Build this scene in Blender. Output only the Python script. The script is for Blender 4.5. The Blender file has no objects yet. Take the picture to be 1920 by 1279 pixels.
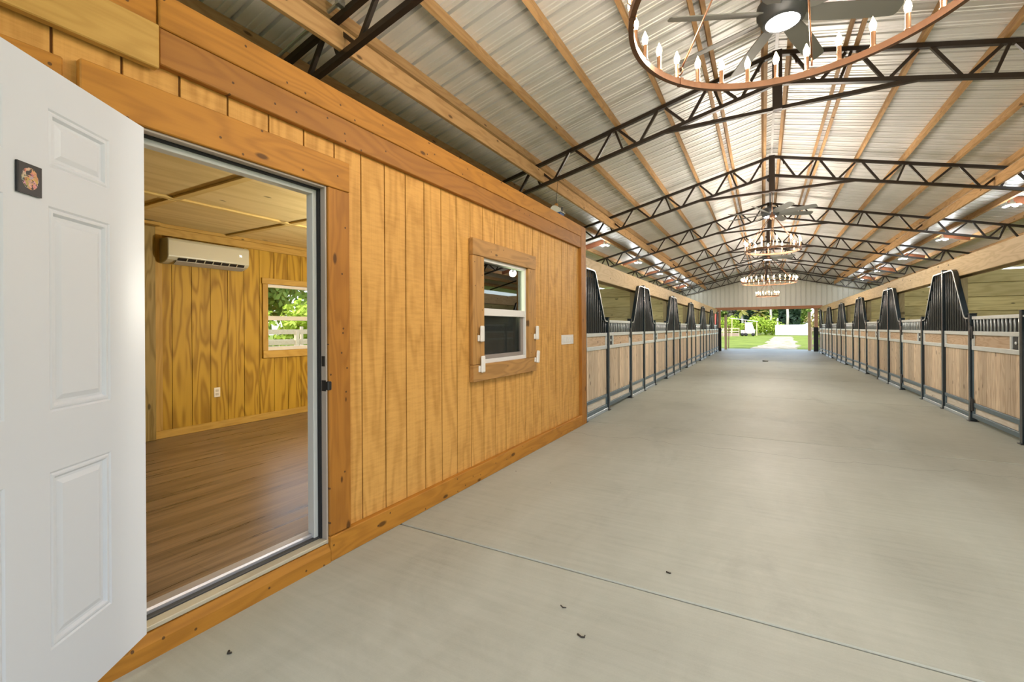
import bpy, math, random
from mathutils import Vector, Matrix, Euler
R_ = random.Random(7)
sc = bpy.context.scene
COL = sc.collection
PI = math.pi

# ------------------------------------------------------------------ mesh builder
class MB:
    def __init__(s): s.v = []; s.f = []; s.m = []; s.mi = 0; s.sm = []; s.smooth = False
    def add(s, vs, fs):
        o = len(s.v); s.v += [tuple(p) for p in vs]
        for f in fs: s.f.append([i + o for i in f]); s.m.append(s.mi); s.sm.append(s.smooth)
        return s
    def box(s, x0, x1, y0, y1, z0, z1):
        if x0 > x1: x0, x1 = x1, x0
        if y0 > y1: y0, y1 = y1, y0
        if z0 > z1: z0, z1 = z1, z0
        v = [(x0,y0,z0),(x1,y0,z0),(x1,y1,z0),(x0,y1,z0),(x0,y0,z1),(x1,y0,z1),(x1,y1,z1),(x0,y1,z1)]
        return s.add(v, [(0,3,2,1),(4,5,6,7),(0,1,5,4),(1,2,6,5),(2,3,7,6),(3,0,4,7)])
    def cbox(s, x0, x1, y0, y1, z0, z1, b=.004):
        """box with every edge chamfered"""
        if x0 > x1: x0, x1 = x1, x0
        if y0 > y1: y0, y1 = y1, y0
        if z0 > z1: z0, z1 = z1, z0
        b = min(b, (x1-x0)*.45, (y1-y0)*.45, (z1-z0)*.45)
        X = (x0, x1); Y = (y0, y1); Z = (z0, z1); vs = []; idx = {}
        for i in (0,1):
            for j in (0,1):
                for k in (0,1):
                    sx, sy, sz = (1-2*i)*b, (1-2*j)*b, (1-2*k)*b
                    for a in range(3):
                        idx[i,j,k,a] = len(vs)
                        vs.append((X[i]+(sx if a != 0 else 0), Y[j]+(sy if a != 1 else 0), Z[k]+(sz if a != 2 else 0)))
        fs = []
        def q(l, n):
            p = [Vector(vs[i]) for i in l]; nn = (p[1]-p[0]).cross(p[2]-p[0])
            fs.append(l if nn.dot(n) > 0 else l[::-1])
        for i in (0,1):
            q([idx[i,0,0,0],idx[i,1,0,0],idx[i,1,1,0],idx[i,0,1,0]], Vector((2*i-1,0,0)))
            q([idx[0,i,0,1],idx[1,i,0,1],idx[1,i,1,1],idx[0,i,1,1]], Vector((0,2*i-1,0)))
            q([idx[0,0,i,2],idx[1,0,i,2],idx[1,1,i,2],idx[0,1,i,2]], Vector((0,0,2*i-1)))
        for i in (0,1):
            for j in (0,1):
                n = Vector((2*i-1,2*j-1,0)); q([idx[i,j,0,0],idx[i,j,0,1],idx[i,j,1,1],idx[i,j,1,0]], n)
                n = Vector((2*i-1,0,2*j-1)); q([idx[i,0,j,0],idx[i,0,j,2],idx[i,1,j,2],idx[i,1,j,0]], n)
                n = Vector((0,2*i-1,2*j-1)); q([idx[0,i,j,1],idx[0,i,j,2],idx[1,i,j,2],idx[1,i,j,1]], n)
                for k in (0,1):
                    q([idx[i,j,k,0],idx[i,j,k,1],idx[i,j,k,2]], Vector((2*i-1,2*j-1,2*k-1)))
        return s.add(vs, fs)
    def bar(s, p, q, w, h, up=(0,0,1)):
        """rectangular bar from p to q; w sideways, h along up"""
        p, q = Vector(p), Vector(q); d = (q-p).normalized(); up = Vector(up)
        side = d.cross(up)
        if side.length < 1e-5: side = d.cross(Vector((1,0,0)))
        side.normalize(); u = side.cross(d).normalized(); a, b = side*w/2, u*h/2
        v = [p-a-b, p+a-b, p+a+b, p-a+b, q-a-b, q+a-b, q+a+b, q-a+b]
        return s.add(v, [(0,1,2,3),(7,6,5,4),(4,5,1,0),(5,6,2,1),(6,7,3,2),(7,4,0,3)])
    def tube(s, pts, r, n=8, r1=None, cap=True):
        pts = [Vector(p) for p in pts]; N = len(pts); rings = []; prev = None
        for i, p in enumerate(pts):
            d = (pts[min(i+1,N-1)] - pts[max(i-1,0)]).normalized()
            if prev is None:
                a = Vector((0,0,1)) if abs(d.z) < .9 else Vector((1,0,0)); e = d.cross(a).normalized()
            else:
                e = (prev - d*prev.dot(d)).normalized()
            prev = e; g = d.cross(e); rr = r if r1 is None else r + (r1-r)*i/(N-1)
            rings.append([p + e*math.cos(2*PI*k/n)*rr + g*math.sin(2*PI*k/n)*rr for k in range(n)])
        v = [x for rg in rings for x in rg]; f = []
        for i in range(N-1):
            for k in range(n):
                k2 = (k+1) % n; f.append((i*n+k, i*n+k2, (i+1)*n+k2, (i+1)*n+k))
        if cap: f.append(tuple(range(n))[::-1]); f.append(tuple((N-1)*n+k for k in range(n)))
        return s.add(v, f)
    def lathe(s, prof, c=(0,0,0), n=16):
        v = []; f = []; c = Vector(c); m = len(prof)
        for r, z in prof:
            for k in range(n): v.append(c + Vector((r*math.cos(2*PI*k/n), r*math.sin(2*PI*k/n), z)))
        for i in range(m-1):
            for k in range(n):
                k2 = (k+1) % n; f.append((i*n+k, i*n+k2, (i+1)*n+k2, (i+1)*n+k))
        if prof[0][0] > 1e-6: f.append(tuple(range(n))[::-1])
        if prof[-1][0] > 1e-6: f.append(tuple((m-1)*n+k for k in range(n)))
        return s.add(v, f)
    def sweep(s, pts, w, h, nrm):
        """rectangular section (w along nrm, h in the curve plane) along a planar curve"""
        pts = [Vector(p) for p in pts]; nrm = Vector(nrm); N = len(pts); v = []; f = []
        for i, p in enumerate(pts):
            d = (pts[min(i+1,N-1)] - pts[max(i-1,0)]).normalized(); u = nrm.cross(d).normalized()
            for a, b in ((-1,-1),(1,-1),(1,1),(-1,1)): v.append(p + nrm*a*w/2 + u*b*h/2)
        for i in range(N-1):
            for k in range(4):
                k2 = (k+1) % 4; f.append((i*4+k, i*4+k2, (i+1)*4+k2, (i+1)*4+k))
        f.append((3,2,1,0)); f.append(tuple((N-1)*4+k for k in range(4)))
        return s.add(v, f)
    def prism(s, poly, y0, y1, axis='Y'):
        """polygon given in the two other axes, extruded"""
        n = len(poly)
        def P(a, b, t): return {'Y': (a,t,b), 'X': (t,a,b), 'Z': (a,b,t)}[axis]
        v = [P(a,b,y0) for a,b in poly] + [P(a,b,y1) for a,b in poly]
        f = [tuple(range(n)), tuple(range(2*n-1, n-1, -1))] + [(i, (i+1)%n+0, (i+1)%n+n, i+n) for i in range(n)]
        return s.add(v, f)
    def build(s, name, mats, parent=None, loc=(0,0,0), recalc=True):
        """mesh given in world coordinates; its origin is put at loc (or at the parent's base)"""
        if not isinstance(mats, (list, tuple)): mats = [mats]
        base = Vector(parent['_base']) if parent is not None and '_base' in parent else Vector(loc)
        me = bpy.data.meshes.new(name)
        me.from_pydata([tuple(Vector(p)-base) for p in s.v], [], s.f)
        for m in mats: me.materials.append(m)
        me.polygons.foreach_set('material_index', s.m); me.polygons.foreach_set('use_smooth', s.sm)
        me.update()
        if recalc:
            import bmesh
            bm = bmesh.new(); bm.from_mesh(me); bmesh.ops.recalc_face_normals(bm, faces=bm.faces); bm.to_mesh(me); bm.free()
        o = bpy.data.objects.new(name, me); COL.objects.link(o)
        if parent is not None:
            o.parent = parent
            o['_base'] = tuple(base)
        else:
            o.location = base; o['_base'] = tuple(base)
        return o

def tag(o, label=None, cat=None, group=None, kind=None):
    if label: o['label'] = label
    if cat: o['category'] = cat
    if group: o['group'] = group
    if kind: o['kind'] = kind
    return o
def thing(name, loc, label, cat, group=None):
    o = bpy.data.objects.new(name, None); COL.objects.link(o); o.location = loc; o['_base'] = tuple(loc)
    o.empty_display_size = .1
    return tag(o, label, cat, group)
def struct(o): o['kind'] = 'structure'; return o
def copy_tree(o, parent=None, loc=None, rot=None, label=None, group=None, scale=None):
    c = o.copy(); COL.objects.link(c)
    if parent is not None: c.parent = parent
    if loc is not None: c.location = loc
    if rot is not None: c.rotation_euler = rot
    if scale is not None: c.scale = scale
    if label: c['label'] = label
    if group: c['group'] = group
    for ch in list(o.children): copy_tree(ch, c)
    return c
ORD = ['nearest','second','third','fourth','fifth','sixth','seventh','eighth','ninth','tenth','eleventh','twelfth','thirteenth','fourteenth','fifteenth','sixteenth','seventeenth','eighteenth']

# ------------------------------------------------------------------ materials
class NT:
    def __init__(s, name):
        s.mat = bpy.data.materials.new(name); s.mat.use_nodes = True; s.t = s.mat.node_tree; s.t.nodes.clear()
        s.out = s.n('ShaderNodeOutputMaterial'); s.p = s.n('ShaderNodeBsdfPrincipled'); s.l(s.p.outputs[0], s.out.inputs[0])
        s.tc = s.n('ShaderNodeTexCoord')
    def n(s, t, **k):
        x = s.t.nodes.new(t)
        for a, b in k.items(): setattr(x, a, b)
        return x
    def l(s, a, b): s.t.links.new(a, b)
    def put(s, sock, v):
        if isinstance(v, (int, float, tuple, list)):
            sock.default_value = (*v, 1) if isinstance(v, (tuple, list)) and len(v) == 3 and sock.type == 'RGBA' else v
        else: s.l(v, sock)
    def math(s, op, a, b=0., c=None, clamp=False):
        x = s.n('ShaderNodeMath', operation=op, use_clamp=clamp); s.put(x.inputs[0], a); s.put(x.inputs[1], b)
        if c is not None: s.put(x.inputs[2], c)
        return x.outputs[0]
    def mix(s, f, a, b, bt='MIX'):
        x = s.n('ShaderNodeMix', data_type='RGBA', blend_type=bt); s.put(x.inputs[0], f); s.put(x.inputs[6], a); s.put(x.inputs[7], b); return x.outputs[2]
    def ramp(s, f, stops):
        x = s.n('ShaderNodeValToRGB'); e = x.color_ramp.elements
        while len(e) < len(stops): e.new(.5)
        for i, (p, c) in enumerate(stops):
            e[i].position = p; e[i].color = (*c, 1) if isinstance(c, (tuple, list)) else (c, c, c, 1)
        s.l(f, x.inputs[0]); return x.outputs[0]
    def noise(s, vec, scale, detail=3, rough=.55, dist=0., dim='3D'):
        x = s.n('ShaderNodeTexNoise', noise_dimensions=dim); s.l(vec, x.inputs['Vector'])
        x.inputs['Scale'].default_value = scale; x.inputs['Detail'].default_value = detail
        x.inputs['Roughness'].default_value = rough; x.inputs['Distortion'].default_value = dist
        return x.outputs[0]
    def map(s, vec, scale=(1,1,1), loc=(0,0,0)):
        x = s.n('ShaderNodeMapping'); s.l(vec, x.inputs[0]); x.inputs['Scale'].default_value = scale; x.inputs['Location'].default_value = loc; return x.outputs[0]
    def rnd(s): return s.n('ShaderNodeObjectInfo').outputs['Random']
    def bump(s, h, strength=.2, dist=.01):
        x = s.n('ShaderNodeBump'); x.inputs['Strength'].default_value = strength; x.inputs['Distance'].default_value = dist
        s.l(h, x.inputs['Height']); s.l(x.outputs[0], s.p.inputs['Normal'])
    def set(s, **k):
        for a, b in k.items(): s.put(s.p.inputs[{'col':'Base Color','rough':'Roughness','metal':'Metallic','spec':'Specular IOR Level','emit':'Emission Color','es':'Emission Strength','coat':'Coat Weight'}[a]], b)
        return s

def plain(name, col, rough=.5, metal=0., spec=.5, var=.0):
    m = NT(name)
    c = col
    if var:
        nz = m.noise(m.tc.outputs['Object'], 9, 4)
        c = m.mix(nz, tuple(x*(1-var) for x in col), tuple(min(1, x*(1+var)) for x in col))
    m.set(col=c, rough=rough, metal=metal, spec=spec); return m.mat
def emitter(name, col, strength):
    m = NT(name); m.set(col=(.9,.9,.9), emit=col, es=strength); return m.mat

def wood(name, light, dark, grain='Z', rings=.5, ringk=26, fine=.5, knots=.35, rough=.6, tint=.12, saw=0., knotcol=None, spec=.3, width=.15, nails=0., island=False, face='X'):
    m = NT(name); r = m.rnd()
    off = m.n('ShaderNodeCombineXYZ')
    isl0 = m.n('ShaderNodeNewGeometry').outputs['Random Per Island']; ri = m.math('ADD', r, isl0) if island else r
    for i, k in enumerate((13.7, 29.3, 41.1)): m.l(m.math('MULTIPLY', ri, k), off.inputs[i])
    va = m.n('ShaderNodeVectorMath', operation='ADD'); m.l(m.tc.outputs['Object'], va.inputs[0]); m.l(off.outputs[0], va.inputs[1])
    v = va.outputs[0]; ax = 'XYZ'.index(grain)
    def sq(g, c=1.): return tuple(g if i == ax else c for i in range(3))
    f = m.noise(m.map(v, sq(.035)), 90, 4, .6)                      # fibres
    f2 = m.noise(m.map(v, sq(.06)), 14, 3, .5)                      # streaks
    b = m.noise(m.map(v, sq(.16)), 1.25/width*.75, 2, .45, .35)     # growth rings
    ring = m.math('SINE', m.math('MULTIPLY', b, ringk*2))
    ring = m.math('MULTIPLY_ADD', ring, .5, .5)
    ring = m.math('POWER', ring, 1.6)
    t = m.math('MULTIPLY', ring, rings)
    t = m.math('MULTIPLY_ADD', f, fine*.9, t)
    t = m.math('MULTIPLY_ADD', f2, .45, t)
    t = m.math('SUBTRACT', t, .42*fine + .16)
    if saw:
        sv = m.noise(m.map(v, tuple(.12 if i != ax else 1. for i in range(3))), 55, 3, .7)
        t = m.math('MULTIPLY_ADD', m.math('SUBTRACT', sv, .5), saw, t)
    t = m.math('ADD', t, 0., clamp=True)
    c = m.mix(t, light, dark)
    # each piece a little lighter or darker
    hv = m.n('ShaderNodeHueSaturation'); m.l(c, hv.inputs['Color'])
    isl = m.n('ShaderNodeNewGeometry').outputs['Random Per Island']
    m.l(m.math('MULTIPLY_ADD', m.math('FRACT', m.math('ADD', r, isl)), tint*2, 1-tint), hv.inputs['Value']); c = hv.outputs[0]
    def flat(vec):      # the two axes that lie in the board's face
        sp_ = m.n('ShaderNodeSeparateXYZ'); m.l(vec, sp_.inputs[0]); cb = m.n('ShaderNodeCombineXYZ')
        for i, q in enumerate([q for q in range(3) if 'XYZ'[q] != face]): m.l(sp_.outputs[q], cb.inputs[i])
        return cb.outputs[0]
    if knots:
        vo = m.n('ShaderNodeTexVoronoi', feature='F1', voronoi_dimensions='2D'); m.l(flat(m.map(v, sq(.42))), vo.inputs['Vector']); vo.inputs['Scale'].default_value = 4.2
        sep = m.n('ShaderNodeSeparateColor'); m.l(vo.outputs['Color'], sep.inputs[0])
        gate = m.math('GREATER_THAN', sep.outputs[0], 1-knots)
        sz = m.math('MULTIPLY_ADD', sep.outputs[1], .055, .030)
        dd = m.math('MULTIPLY_ADD', m.math('SUBTRACT', f2, .5), .06, vo.outputs['Distance'])
        k = m.math('SUBTRACT', 1., m.math('DIVIDE', dd, sz), clamp=True)
        k = m.math('MULTIPLY', m.math('MULTIPLY', k, 2.2, clamp=True), gate)
        c = m.mix(m.math('MULTIPLY', k, .85), c, knotcol or tuple(x*.28 for x in dark))
    if nails:
        vo = m.n('ShaderNodeTexVoronoi', feature='F1', voronoi_dimensions='2D'); m.l(flat(v), vo.inputs['Vector']); vo.inputs['Scale'].default_value = 9.
        sep = m.n('ShaderNodeSeparateColor'); m.l(vo.outputs['Color'], sep.inputs[0])
        k = m.math('MULTIPLY', m.math('LESS_THAN', vo.outputs['Distance'], .055), m.math('GREATER_THAN', sep.outputs[0], 1-nails))
        c = m.mix(m.math('MULTIPLY', k, .8), c, (.04,.02,.01))
    m.set(col=c, rough=rough, spec=spec); m.bump(f, .18, .004)
    return m.mat

W_SIDING = wood('golden plywood siding', (.66,.35,.088), (.40,.185,.032), 'Z', rings=.45, ringk=22, fine=.5, knots=.0, saw=1.0, rough=.62, width=.2, tint=.0)
W_TRIM_Z = wood('golden pine trim upright', (.385,.158,.022), (.20,.072,.008), 'Z', rings=.35, knots=.55, nails=.45, tint=.1)
W_TRIM_Y = wood('golden pine trim', (.46,.20,.025), (.25,.092,.009), 'Y', rings=.35, knots=.55, nails=.45, tint=.1)
W_BROWN_Y = wood('brown stained board', (.35,.148,.026), (.20,.078,.014), 'Y', rings=.35, knots=.25, nails=.25, tint=.06)
W_PALE_Y = wood('pale yellow board', (.56,.335,.085), (.36,.19,.036), 'Y', rings=.3, knots=.2, nails=.3, tint=.06)
W_WEATHER_Y = wood('weathered brown casing', (.45,.235,.07), (.24,.12,.035), 'Y', rings=.45, knots=.4, nails=.5, tint=.06)
W_WEATHER_Z = wood('weathered brown casing upright', (.47,.245,.07), (.25,.125,.035), 'Z', rings=.45, knots=.4, nails=.5, tint=.06)
W_INNER = wood('amber room panelling', (.47,.29,.032), (.23,.118,.008), 'Z', rings=.7, ringk=24, fine=.35, knots=.12, width=.2, tint=.0)
W_INNER_Y = wood('amber room trim', (.50,.32,.08), (.32,.18,.03), 'Y', rings=.35, knots=.35, tint=.08)
W_INNER_Z = wood('amber room trim upright', (.48,.30,.075), (.30,.165,.03), 'Z', rings=.35, knots=.35, tint=.08)
W_DARKPOST = wood('olive room post', (.30,.22,.075), (.17,.115,.03), 'Z', rings=.7, knots=.3, tint=.0)
W_PLY = wood('pale plywood ceiling', (.80,.66,.34), (.58,.44,.17), 'Y', rings=.4, ringk=14, fine=.6, knots=.22, tint=.03, width=.3, face='Z')
W_PLY_X = wood('pale ceiling batten', (.72,.55,.22), (.52,.36,.11), 'X', rings=.3, knots=.25, tint=.08)
W_PLY_Y = wood('pale ceiling batten lengthwise', (.72,.55,.22), (.52,.36,.11), 'Y', rings=.3, knots=.25, tint=.08)
W_PURLIN = wood('pine purlin', (.64,.40,.19), (.42,.22,.085), 'Y', rings=.4, knots=.5, tint=.14)
W_RED = wood('reddish blocking', (.27,.10,.045), (.17,.055,.025), 'X', rings=.3, knots=.1, tint=.08)
W_BEAM = wood('pale pine beam', (.60,.45,.25), (.40,.27,.12), 'Y', rings=.4, knots=.35, tint=.08)
W_PART_X = wood('treated partition board', (.72,.62,.29), (.46,.37,.14), 'X', rings=.4, fine=.7, knots=.9, tint=.18, width=.16, island=True, face='Y')
W_PART_Y = wood('treated outer wall board', (.50,.42,.22), (.34,.27,.12), 'Y', rings=.55, knots=.45, tint=.04, width=.12)
W_PART_Z = wood('treated post', (.54,.43,.22), (.38,.28,.12), 'Z', rings=.4, knots=.3, tint=.08)
W_STALL_Z = wood('stall plank', (.66,.53,.37), (.34,.215,.125), 'Z', rings=.35, fine=.8, knots=.9, tint=.24, width=.14, island=True)
W_STALL_Y = wood('stall inset board', (.62,.46,.30), (.42,.27,.15), 'Y', rings=.5, knots=.35, tint=.12, width=.1)
W_KICK_Y = wood('pale kick board', (.72,.66,.55), (.55,.46,.34), 'Y', rings=.4, knots=.3, tint=.08, width=.1)
W_PINK_Z = wood('pinkish gate post', (.62,.34,.22), (.46,.22,.13), 'Z', rings=.4, knots=.3, tint=.08)
W_CREAM_Z = wood('cream gate post', (.74,.52,.33), (.60,.38,.22), 'Z', rings=.3, knots=.3, tint=.04)
W_HEAD_X = wood('reddish door header', (.48,.22,.11), (.33,.14,.07), 'X', rings=.3, knots=.2, tint=.04)
W_FENCE = wood('grey cream fence', (.52,.42,.30), (.38,.28,.18), 'X', rings=.3, knots=.1, tint=.08)

def steel(name, col, rough, metal=1., var=.25, sc_=12):
    m = NT(name); o = m.tc.outputs['Object']; nz = m.noise(o, sc_, 4, .6)
    m.set(col=m.mix(nz, tuple(c*(1-var) for c in col), tuple(min(1, c*(1+var)) for c in col)), metal=metal,
          rough=m.math('MULTIPLY_ADD', nz, .2, rough-.1)); return m.mat
M_TRUSS = plain('dark brown painted steel', (.024,.013,.008), .38, 0, .5, .3)
M_POST = plain('black blue painted post', (.022,.034,.042), .26, .15, .7, .2)
M_BAR = plain('glossy dark grey bar', (.085,.09,.09), .28, .2, .7)
M_BACKING = plain('black grille backing', (.008,.009,.009), .55, 0, .4)
M_RAILGLINT = steel('galvanised glint bead', (.62,.66,.66), .36, .75, .12)  # pale metal for the bead that imitates the rail's glint
M_GBAR = steel('grey gate bar', (.50,.53,.53), .35, .5, .1)
M_GALV = steel('galvanised frame', (.78,.82,.80), .38, .45, .10)
M_SLATE = steel('slate steel rail', (.13,.185,.215), .4, .5, .2)
M_SILL = steel('zinc floor strip', (.50,.56,.60), .38, .6, .1)
M_BLACK = plain('black', (.012,.012,.012), .45)
M_RUBBER = plain('black rubber', (.010,.010,.011), .7)
M_WHITE = plain('white paint', (.63,.67,.735), .42, 0, .4)
M_VINYL = plain('white vinyl', (.72,.70,.66), .4)
M_PLASTIC = plain('white plastic', (.76,.72,.66), .45)
M_JAMB = plain('clay jamb', (.42,.36,.30), .5)
M_JAMBW = plain('grey white jamb', (.62,.63,.60), .45)
M_GREYSASH = plain('grey screen frame', (.26,.22,.19), .5)
M_ALU = steel('aluminium threshold', (.52,.52,.55), .42, .6, .05)
M_BRONZE = steel('bronze chandelier', (.20,.105,.06), .38, .75, .2)
M_SLEEVE = steel('bronze candle sleeve', (.34,.20,.12), .3, .8, .1)
M_FANBODY = plain('charcoal fan body', (.055,.06,.066), .4, .2, .5)
M_BLADE = plain('grey fan blade', (.17,.175,.165), .45)
M_BULB = emitter('warm bulb', (1.0,.66,.32), 70)
M_FANLIGHT = emitter('white fan lamp', (1,.97,.92), 60)
M_LED = emitter('cool led', (.92,.97,1), 120)
M_ADDEDLAMP = emitter('added room lamp globe', (1,.86,.62), 12)  # globe of the floor lamp added to brighten the room
M_DISPLAY = emitter('display digits', (.95,.97,1), 2.5)
M_AC = plain('ivory unit', (.47,.46,.36), .35)
M_ACGREY = plain('ivory unit underside', (.32,.31,.28), .4)
M_CONDUIT = steel('grey conduit', (.45,.45,.44), .4, .8, .1)

def glass(name, tint=(.9,.95,.92), rough=0., ior=2.3):
    m = NT(name); m.t.nodes.remove(m.p)
    tr = m.n('ShaderNodeBsdfTransparent'); tr.inputs[0].default_value = (*tint, 1)
    gl = m.n('ShaderNodeBsdfGlossy'); gl.inputs['Roughness'].default_value = rough; gl.inputs[0].default_value = (1,1,1,1)
    fr = m.n('ShaderNodeFresnel'); fr.inputs[0].default_value = ior
    mx = m.n('ShaderNodeMixShader'); m.l(fr.outputs[0], mx.inputs[0]); m.l(tr.outputs[0], mx.inputs[1]); m.l(gl.outputs[0], mx.inputs[2]); m.l(mx.outputs[0], m.out.inputs[0])
    return m.mat
M_GLASS = glass('window glass', (.62,.70,.60))
M_CLEAR = glass('clear window glass', (.97,.98,.97), ior=1.3)
def screen():
    m = NT('insect screen'); m.t.nodes.remove(m.p)
    tr = m.n('ShaderNodeBsdfTransparent'); d = m.n('ShaderNodeBsdfDiffuse'); d.inputs[0].default_value = (.045,.05,.045,1)
    mx = m.n('ShaderNodeMixShader'); mx.inputs[0].default_value = .55; m.l(tr.outputs[0], mx.inputs[1]); m.l(d.outputs[0], mx.inputs[2]); m.l(mx.outputs[0], m.out.inputs[0])
    return m.mat
M_SCREEN = screen()

def concrete():
    m = NT('broom finished concrete'); o = m.tc.outputs['Object']
    a = m.noise(o, .55, 5, .6); b = m.noise(m.map(o, (1,.35,1)), 3.2, 5, .65, .6); c = m.noise(m.map(o, (.25,3,1)), 9, 3, .6); d = m.noise(o, 140, 3, .7)
    t = m.math('MULTIPLY', a, .5); t = m.math('MULTIPLY_ADD', b, .45, t); t = m.math('MULTIPLY_ADD', c, .28, t); t = m.math('MULTIPLY_ADD', d, .16, t)
    col = m.ramp(t, [(.40,(.255,.258,.208)), (.62,(.375,.384,.318)), (.88,(.465,.48,.405))])
    # darker worn patches and small stains with shapes of their own
    st = m.ramp(m.noise(m.map(o, (1,.5,1), (4.2,1.3,0)), 1.1, 6, .7, .8), [(.56,0.), (.72,1.)])
    col = m.mix(m.math('MULTIPLY', st, .28), col, (.19,.185,.15))
    vo = m.n('ShaderNodeTexVoronoi', feature='F1'); m.l(o, vo.inputs['Vector']); vo.inputs['Scale'].default_value = 2.1
    sp = m.n('ShaderNodeSeparateColor'); m.l(vo.outputs['Color'], sp.inputs[0])
    spot = m.math('MULTIPLY', m.math('LESS_THAN', vo.outputs['Distance'], m.math('MULTIPLY', sp.outputs[1], .035)), m.math('GREATER_THAN', sp.outputs[0], .45))
    col = m.mix(m.math('MULTIPLY', spot, .7), col, (.09,.08,.06))
    # one hairline crack wandering across the slab
    xyz = m.n('ShaderNodeSeparateXYZ'); m.l(o, xyz.inputs[0])
    wv = m.noise(m.map(o, (1,0,0)), .9, 5, .6)
    cr = m.math('ABSOLUTE', m.math('SUBTRACT', xyz.outputs[1], m.math('MULTIPLY_ADD', wv, 1.1, m.math('MULTIPLY_ADD', xyz.outputs[0], .02, 4.95))))
    cr = m.math('LESS_THAN', cr, .005)
    col = m.mix(m.math('MULTIPLY', cr, .55), col, (.13,.11,.09))
    m.set(col=col, rough=m.math('MULTIPLY_ADD', b, .25, .40), spec=.42); m.bump(m.math('ADD', m.math('MULTIPLY', c, .6), d), .12, .003)
    return m.mat
M_CONC = concrete()

def roofmetal():
    m = NT('galvalume roof sheet'); o = m.tc.outputs['Object']
    a = m.noise(m.map(o, (.4,1.4,.4)), 1.6, 4, .6); b = m.noise(m.map(o, (.15,6,.15)), 3, 3, .6)
    t = m.math('MULTIPLY_ADD', a, .5, m.math('MULTIPLY', b, .5))
    m.set(col=m.ramp(t, [(.3,(.80,.80,.79)), (.7,(.95,.95,.945))]), metal=.38, rough=m.math('MULTIPLY_ADD', a, .18, .34))
    m.bump(b, .06, .01); return m.mat
M_ROOF = roofmetal()
def gablemetal():
    m = NT('ribbed gable metal'); o = m.tc.outputs['Object']; a = m.noise(m.map(o, (1,1,.2)), 2, 3)
    m.set(col=m.mix(a, (.50,.50,.44), (.62,.62,.56)), metal=.25, rough=.42); return m.mat
M_GABLE = gablemetal()
def lvp():
    m = NT('brown vinyl plank floor'); o = m.tc.outputs['Object']
    br = m.n('ShaderNodeTexBrick'); mp = m.n('ShaderNodeMapping'); m.l(o, mp.inputs[0]); mp.inputs['Rotation'].default_value = (0,0,PI/2); m.l(mp.outputs[0], br.inputs['Vector'])
    br.inputs['Scale'].default_value = 1.; br.inputs['Brick Width'].default_value = 1.22; br.inputs['Row Height'].default_value = .15; br.inputs['Mortar Size'].default_value = .0016
    br.inputs['Color1'].default_value = (.10,.066,.038,1); br.inputs['Color2'].default_value = (.22,.152,.098,1); br.inputs['Mortar'].default_value = (.03,.02,.012,1)
    br.offset = .37
    f = m.noise(m.map(o, (1,.04,1)), 22, 5, .65); g = m.noise(m.map(o, (1,.12,1)), 5, 4, .6)
    c = m.mix(.5, br.outputs[0], m.ramp(f, [(.36,(.05,.03,.016)), (.62,(.40,.27,.165))]))
    c = m.mix(m.math('MULTIPLY', g, .35), c, (.10,.085,.07))
    m.set(col=c, rough=m.math('MULTIPLY_ADD', f, .2, .2), spec=.6); m.bump(f, .06, .002); return m.mat
M_LVP = lvp()
def grass():
    m = NT('lawn'); o = m.tc.outputs['Object']; a = m.noise(o, .5, 5, .6); b = m.noise(o, 14, 3, .7)
    t = m.math('MULTIPLY_ADD', a, .6, m.math('MULTIPLY', b, .4))
    m.set(col=m.ramp(t, [(.35,(.085,.125,.018)), (.6,(.19,.24,.04)), (.8,(.30,.30,.08))]), rough=.9, spec=.1); m.bump(b, .5, .03); return m.mat
M_GRASS = grass()
def gravel():
    m = NT('pale gravel'); o = m.tc.outputs['Object']; a = m.noise(o, 1.3, 5, .7)
    m.set(col=m.ramp(a, [(.38,(.17,.19,.06)), (.5,(.30,.25,.19)), (.7,(.42,.35,.31))]), rough=.9); return m.mat
M_GRAVEL = gravel()
def leaf(name, a, b):
    m = NT(name); r = m.n('ShaderNodeNewGeometry').outputs['Random Per Island']
    m.set(col=m.mix(r, a, b), rough=.55, spec=.25)
    tl = m.n('ShaderNodeBsdfTranslucent'); m.l(m.mix(r, a, b), tl.inputs[0]); mx = m.n('ShaderNodeMixShader'); mx.inputs[0].default_value = .35
    m.l(m.p.outputs[0], mx.inputs[1]); m.l(tl.outputs[0], mx.inputs[2]); m.l(mx.outputs[0], m.out.inputs[0]); return m.mat
L_BRIGHT = leaf('bright green leaves', (.26,.40,.03), (.50,.60,.09))
L_MID = leaf('mid green leaves', (.11,.20,.03), (.30,.40,.09))
L_DARK = leaf('dark green leaves', (.015,.04,.022), (.05,.09,.045))
L_OLIVE = leaf('olive yellow leaves', (.20,.19,.05), (.38,.32,.11))
L_GREY = leaf('grey moss leaves', (.13,.14,.09), (.30,.29,.21))
L_PALM = leaf('palm fronds', (.14,.17,.03), (.40,.30,.07))
M_BARK = plain('pale bark', (.50,.46,.38), .9, 0, .1, .25)
M_BARKD = plain('brown bark', (.16,.12,.08), .9, 0, .1, .25)

# ------------------------------------------------------------------ geometry constants (metres; camera stands at x=0, y=0)
RX = .16                                  # ridge
XL, XR = -2.24, 2.575                     # stall fronts
PK = [2.52 + 3.66*k for k in range(8)]    # tall stall posts
TY = [2.45, 6.14] + [9.82 + 3.66*k for k in range(6)]
def ztop(dx): return 4.58 - .245*dx       # truss top chord, upper side
def zbot(dx): return 4.185 - .235*dx      # truss bottom chord, under side
def zroof(dx): return 4.715 - .245*dx
Y0, Y1 = -3.2, 31.6
EAVE = 6.45

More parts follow.
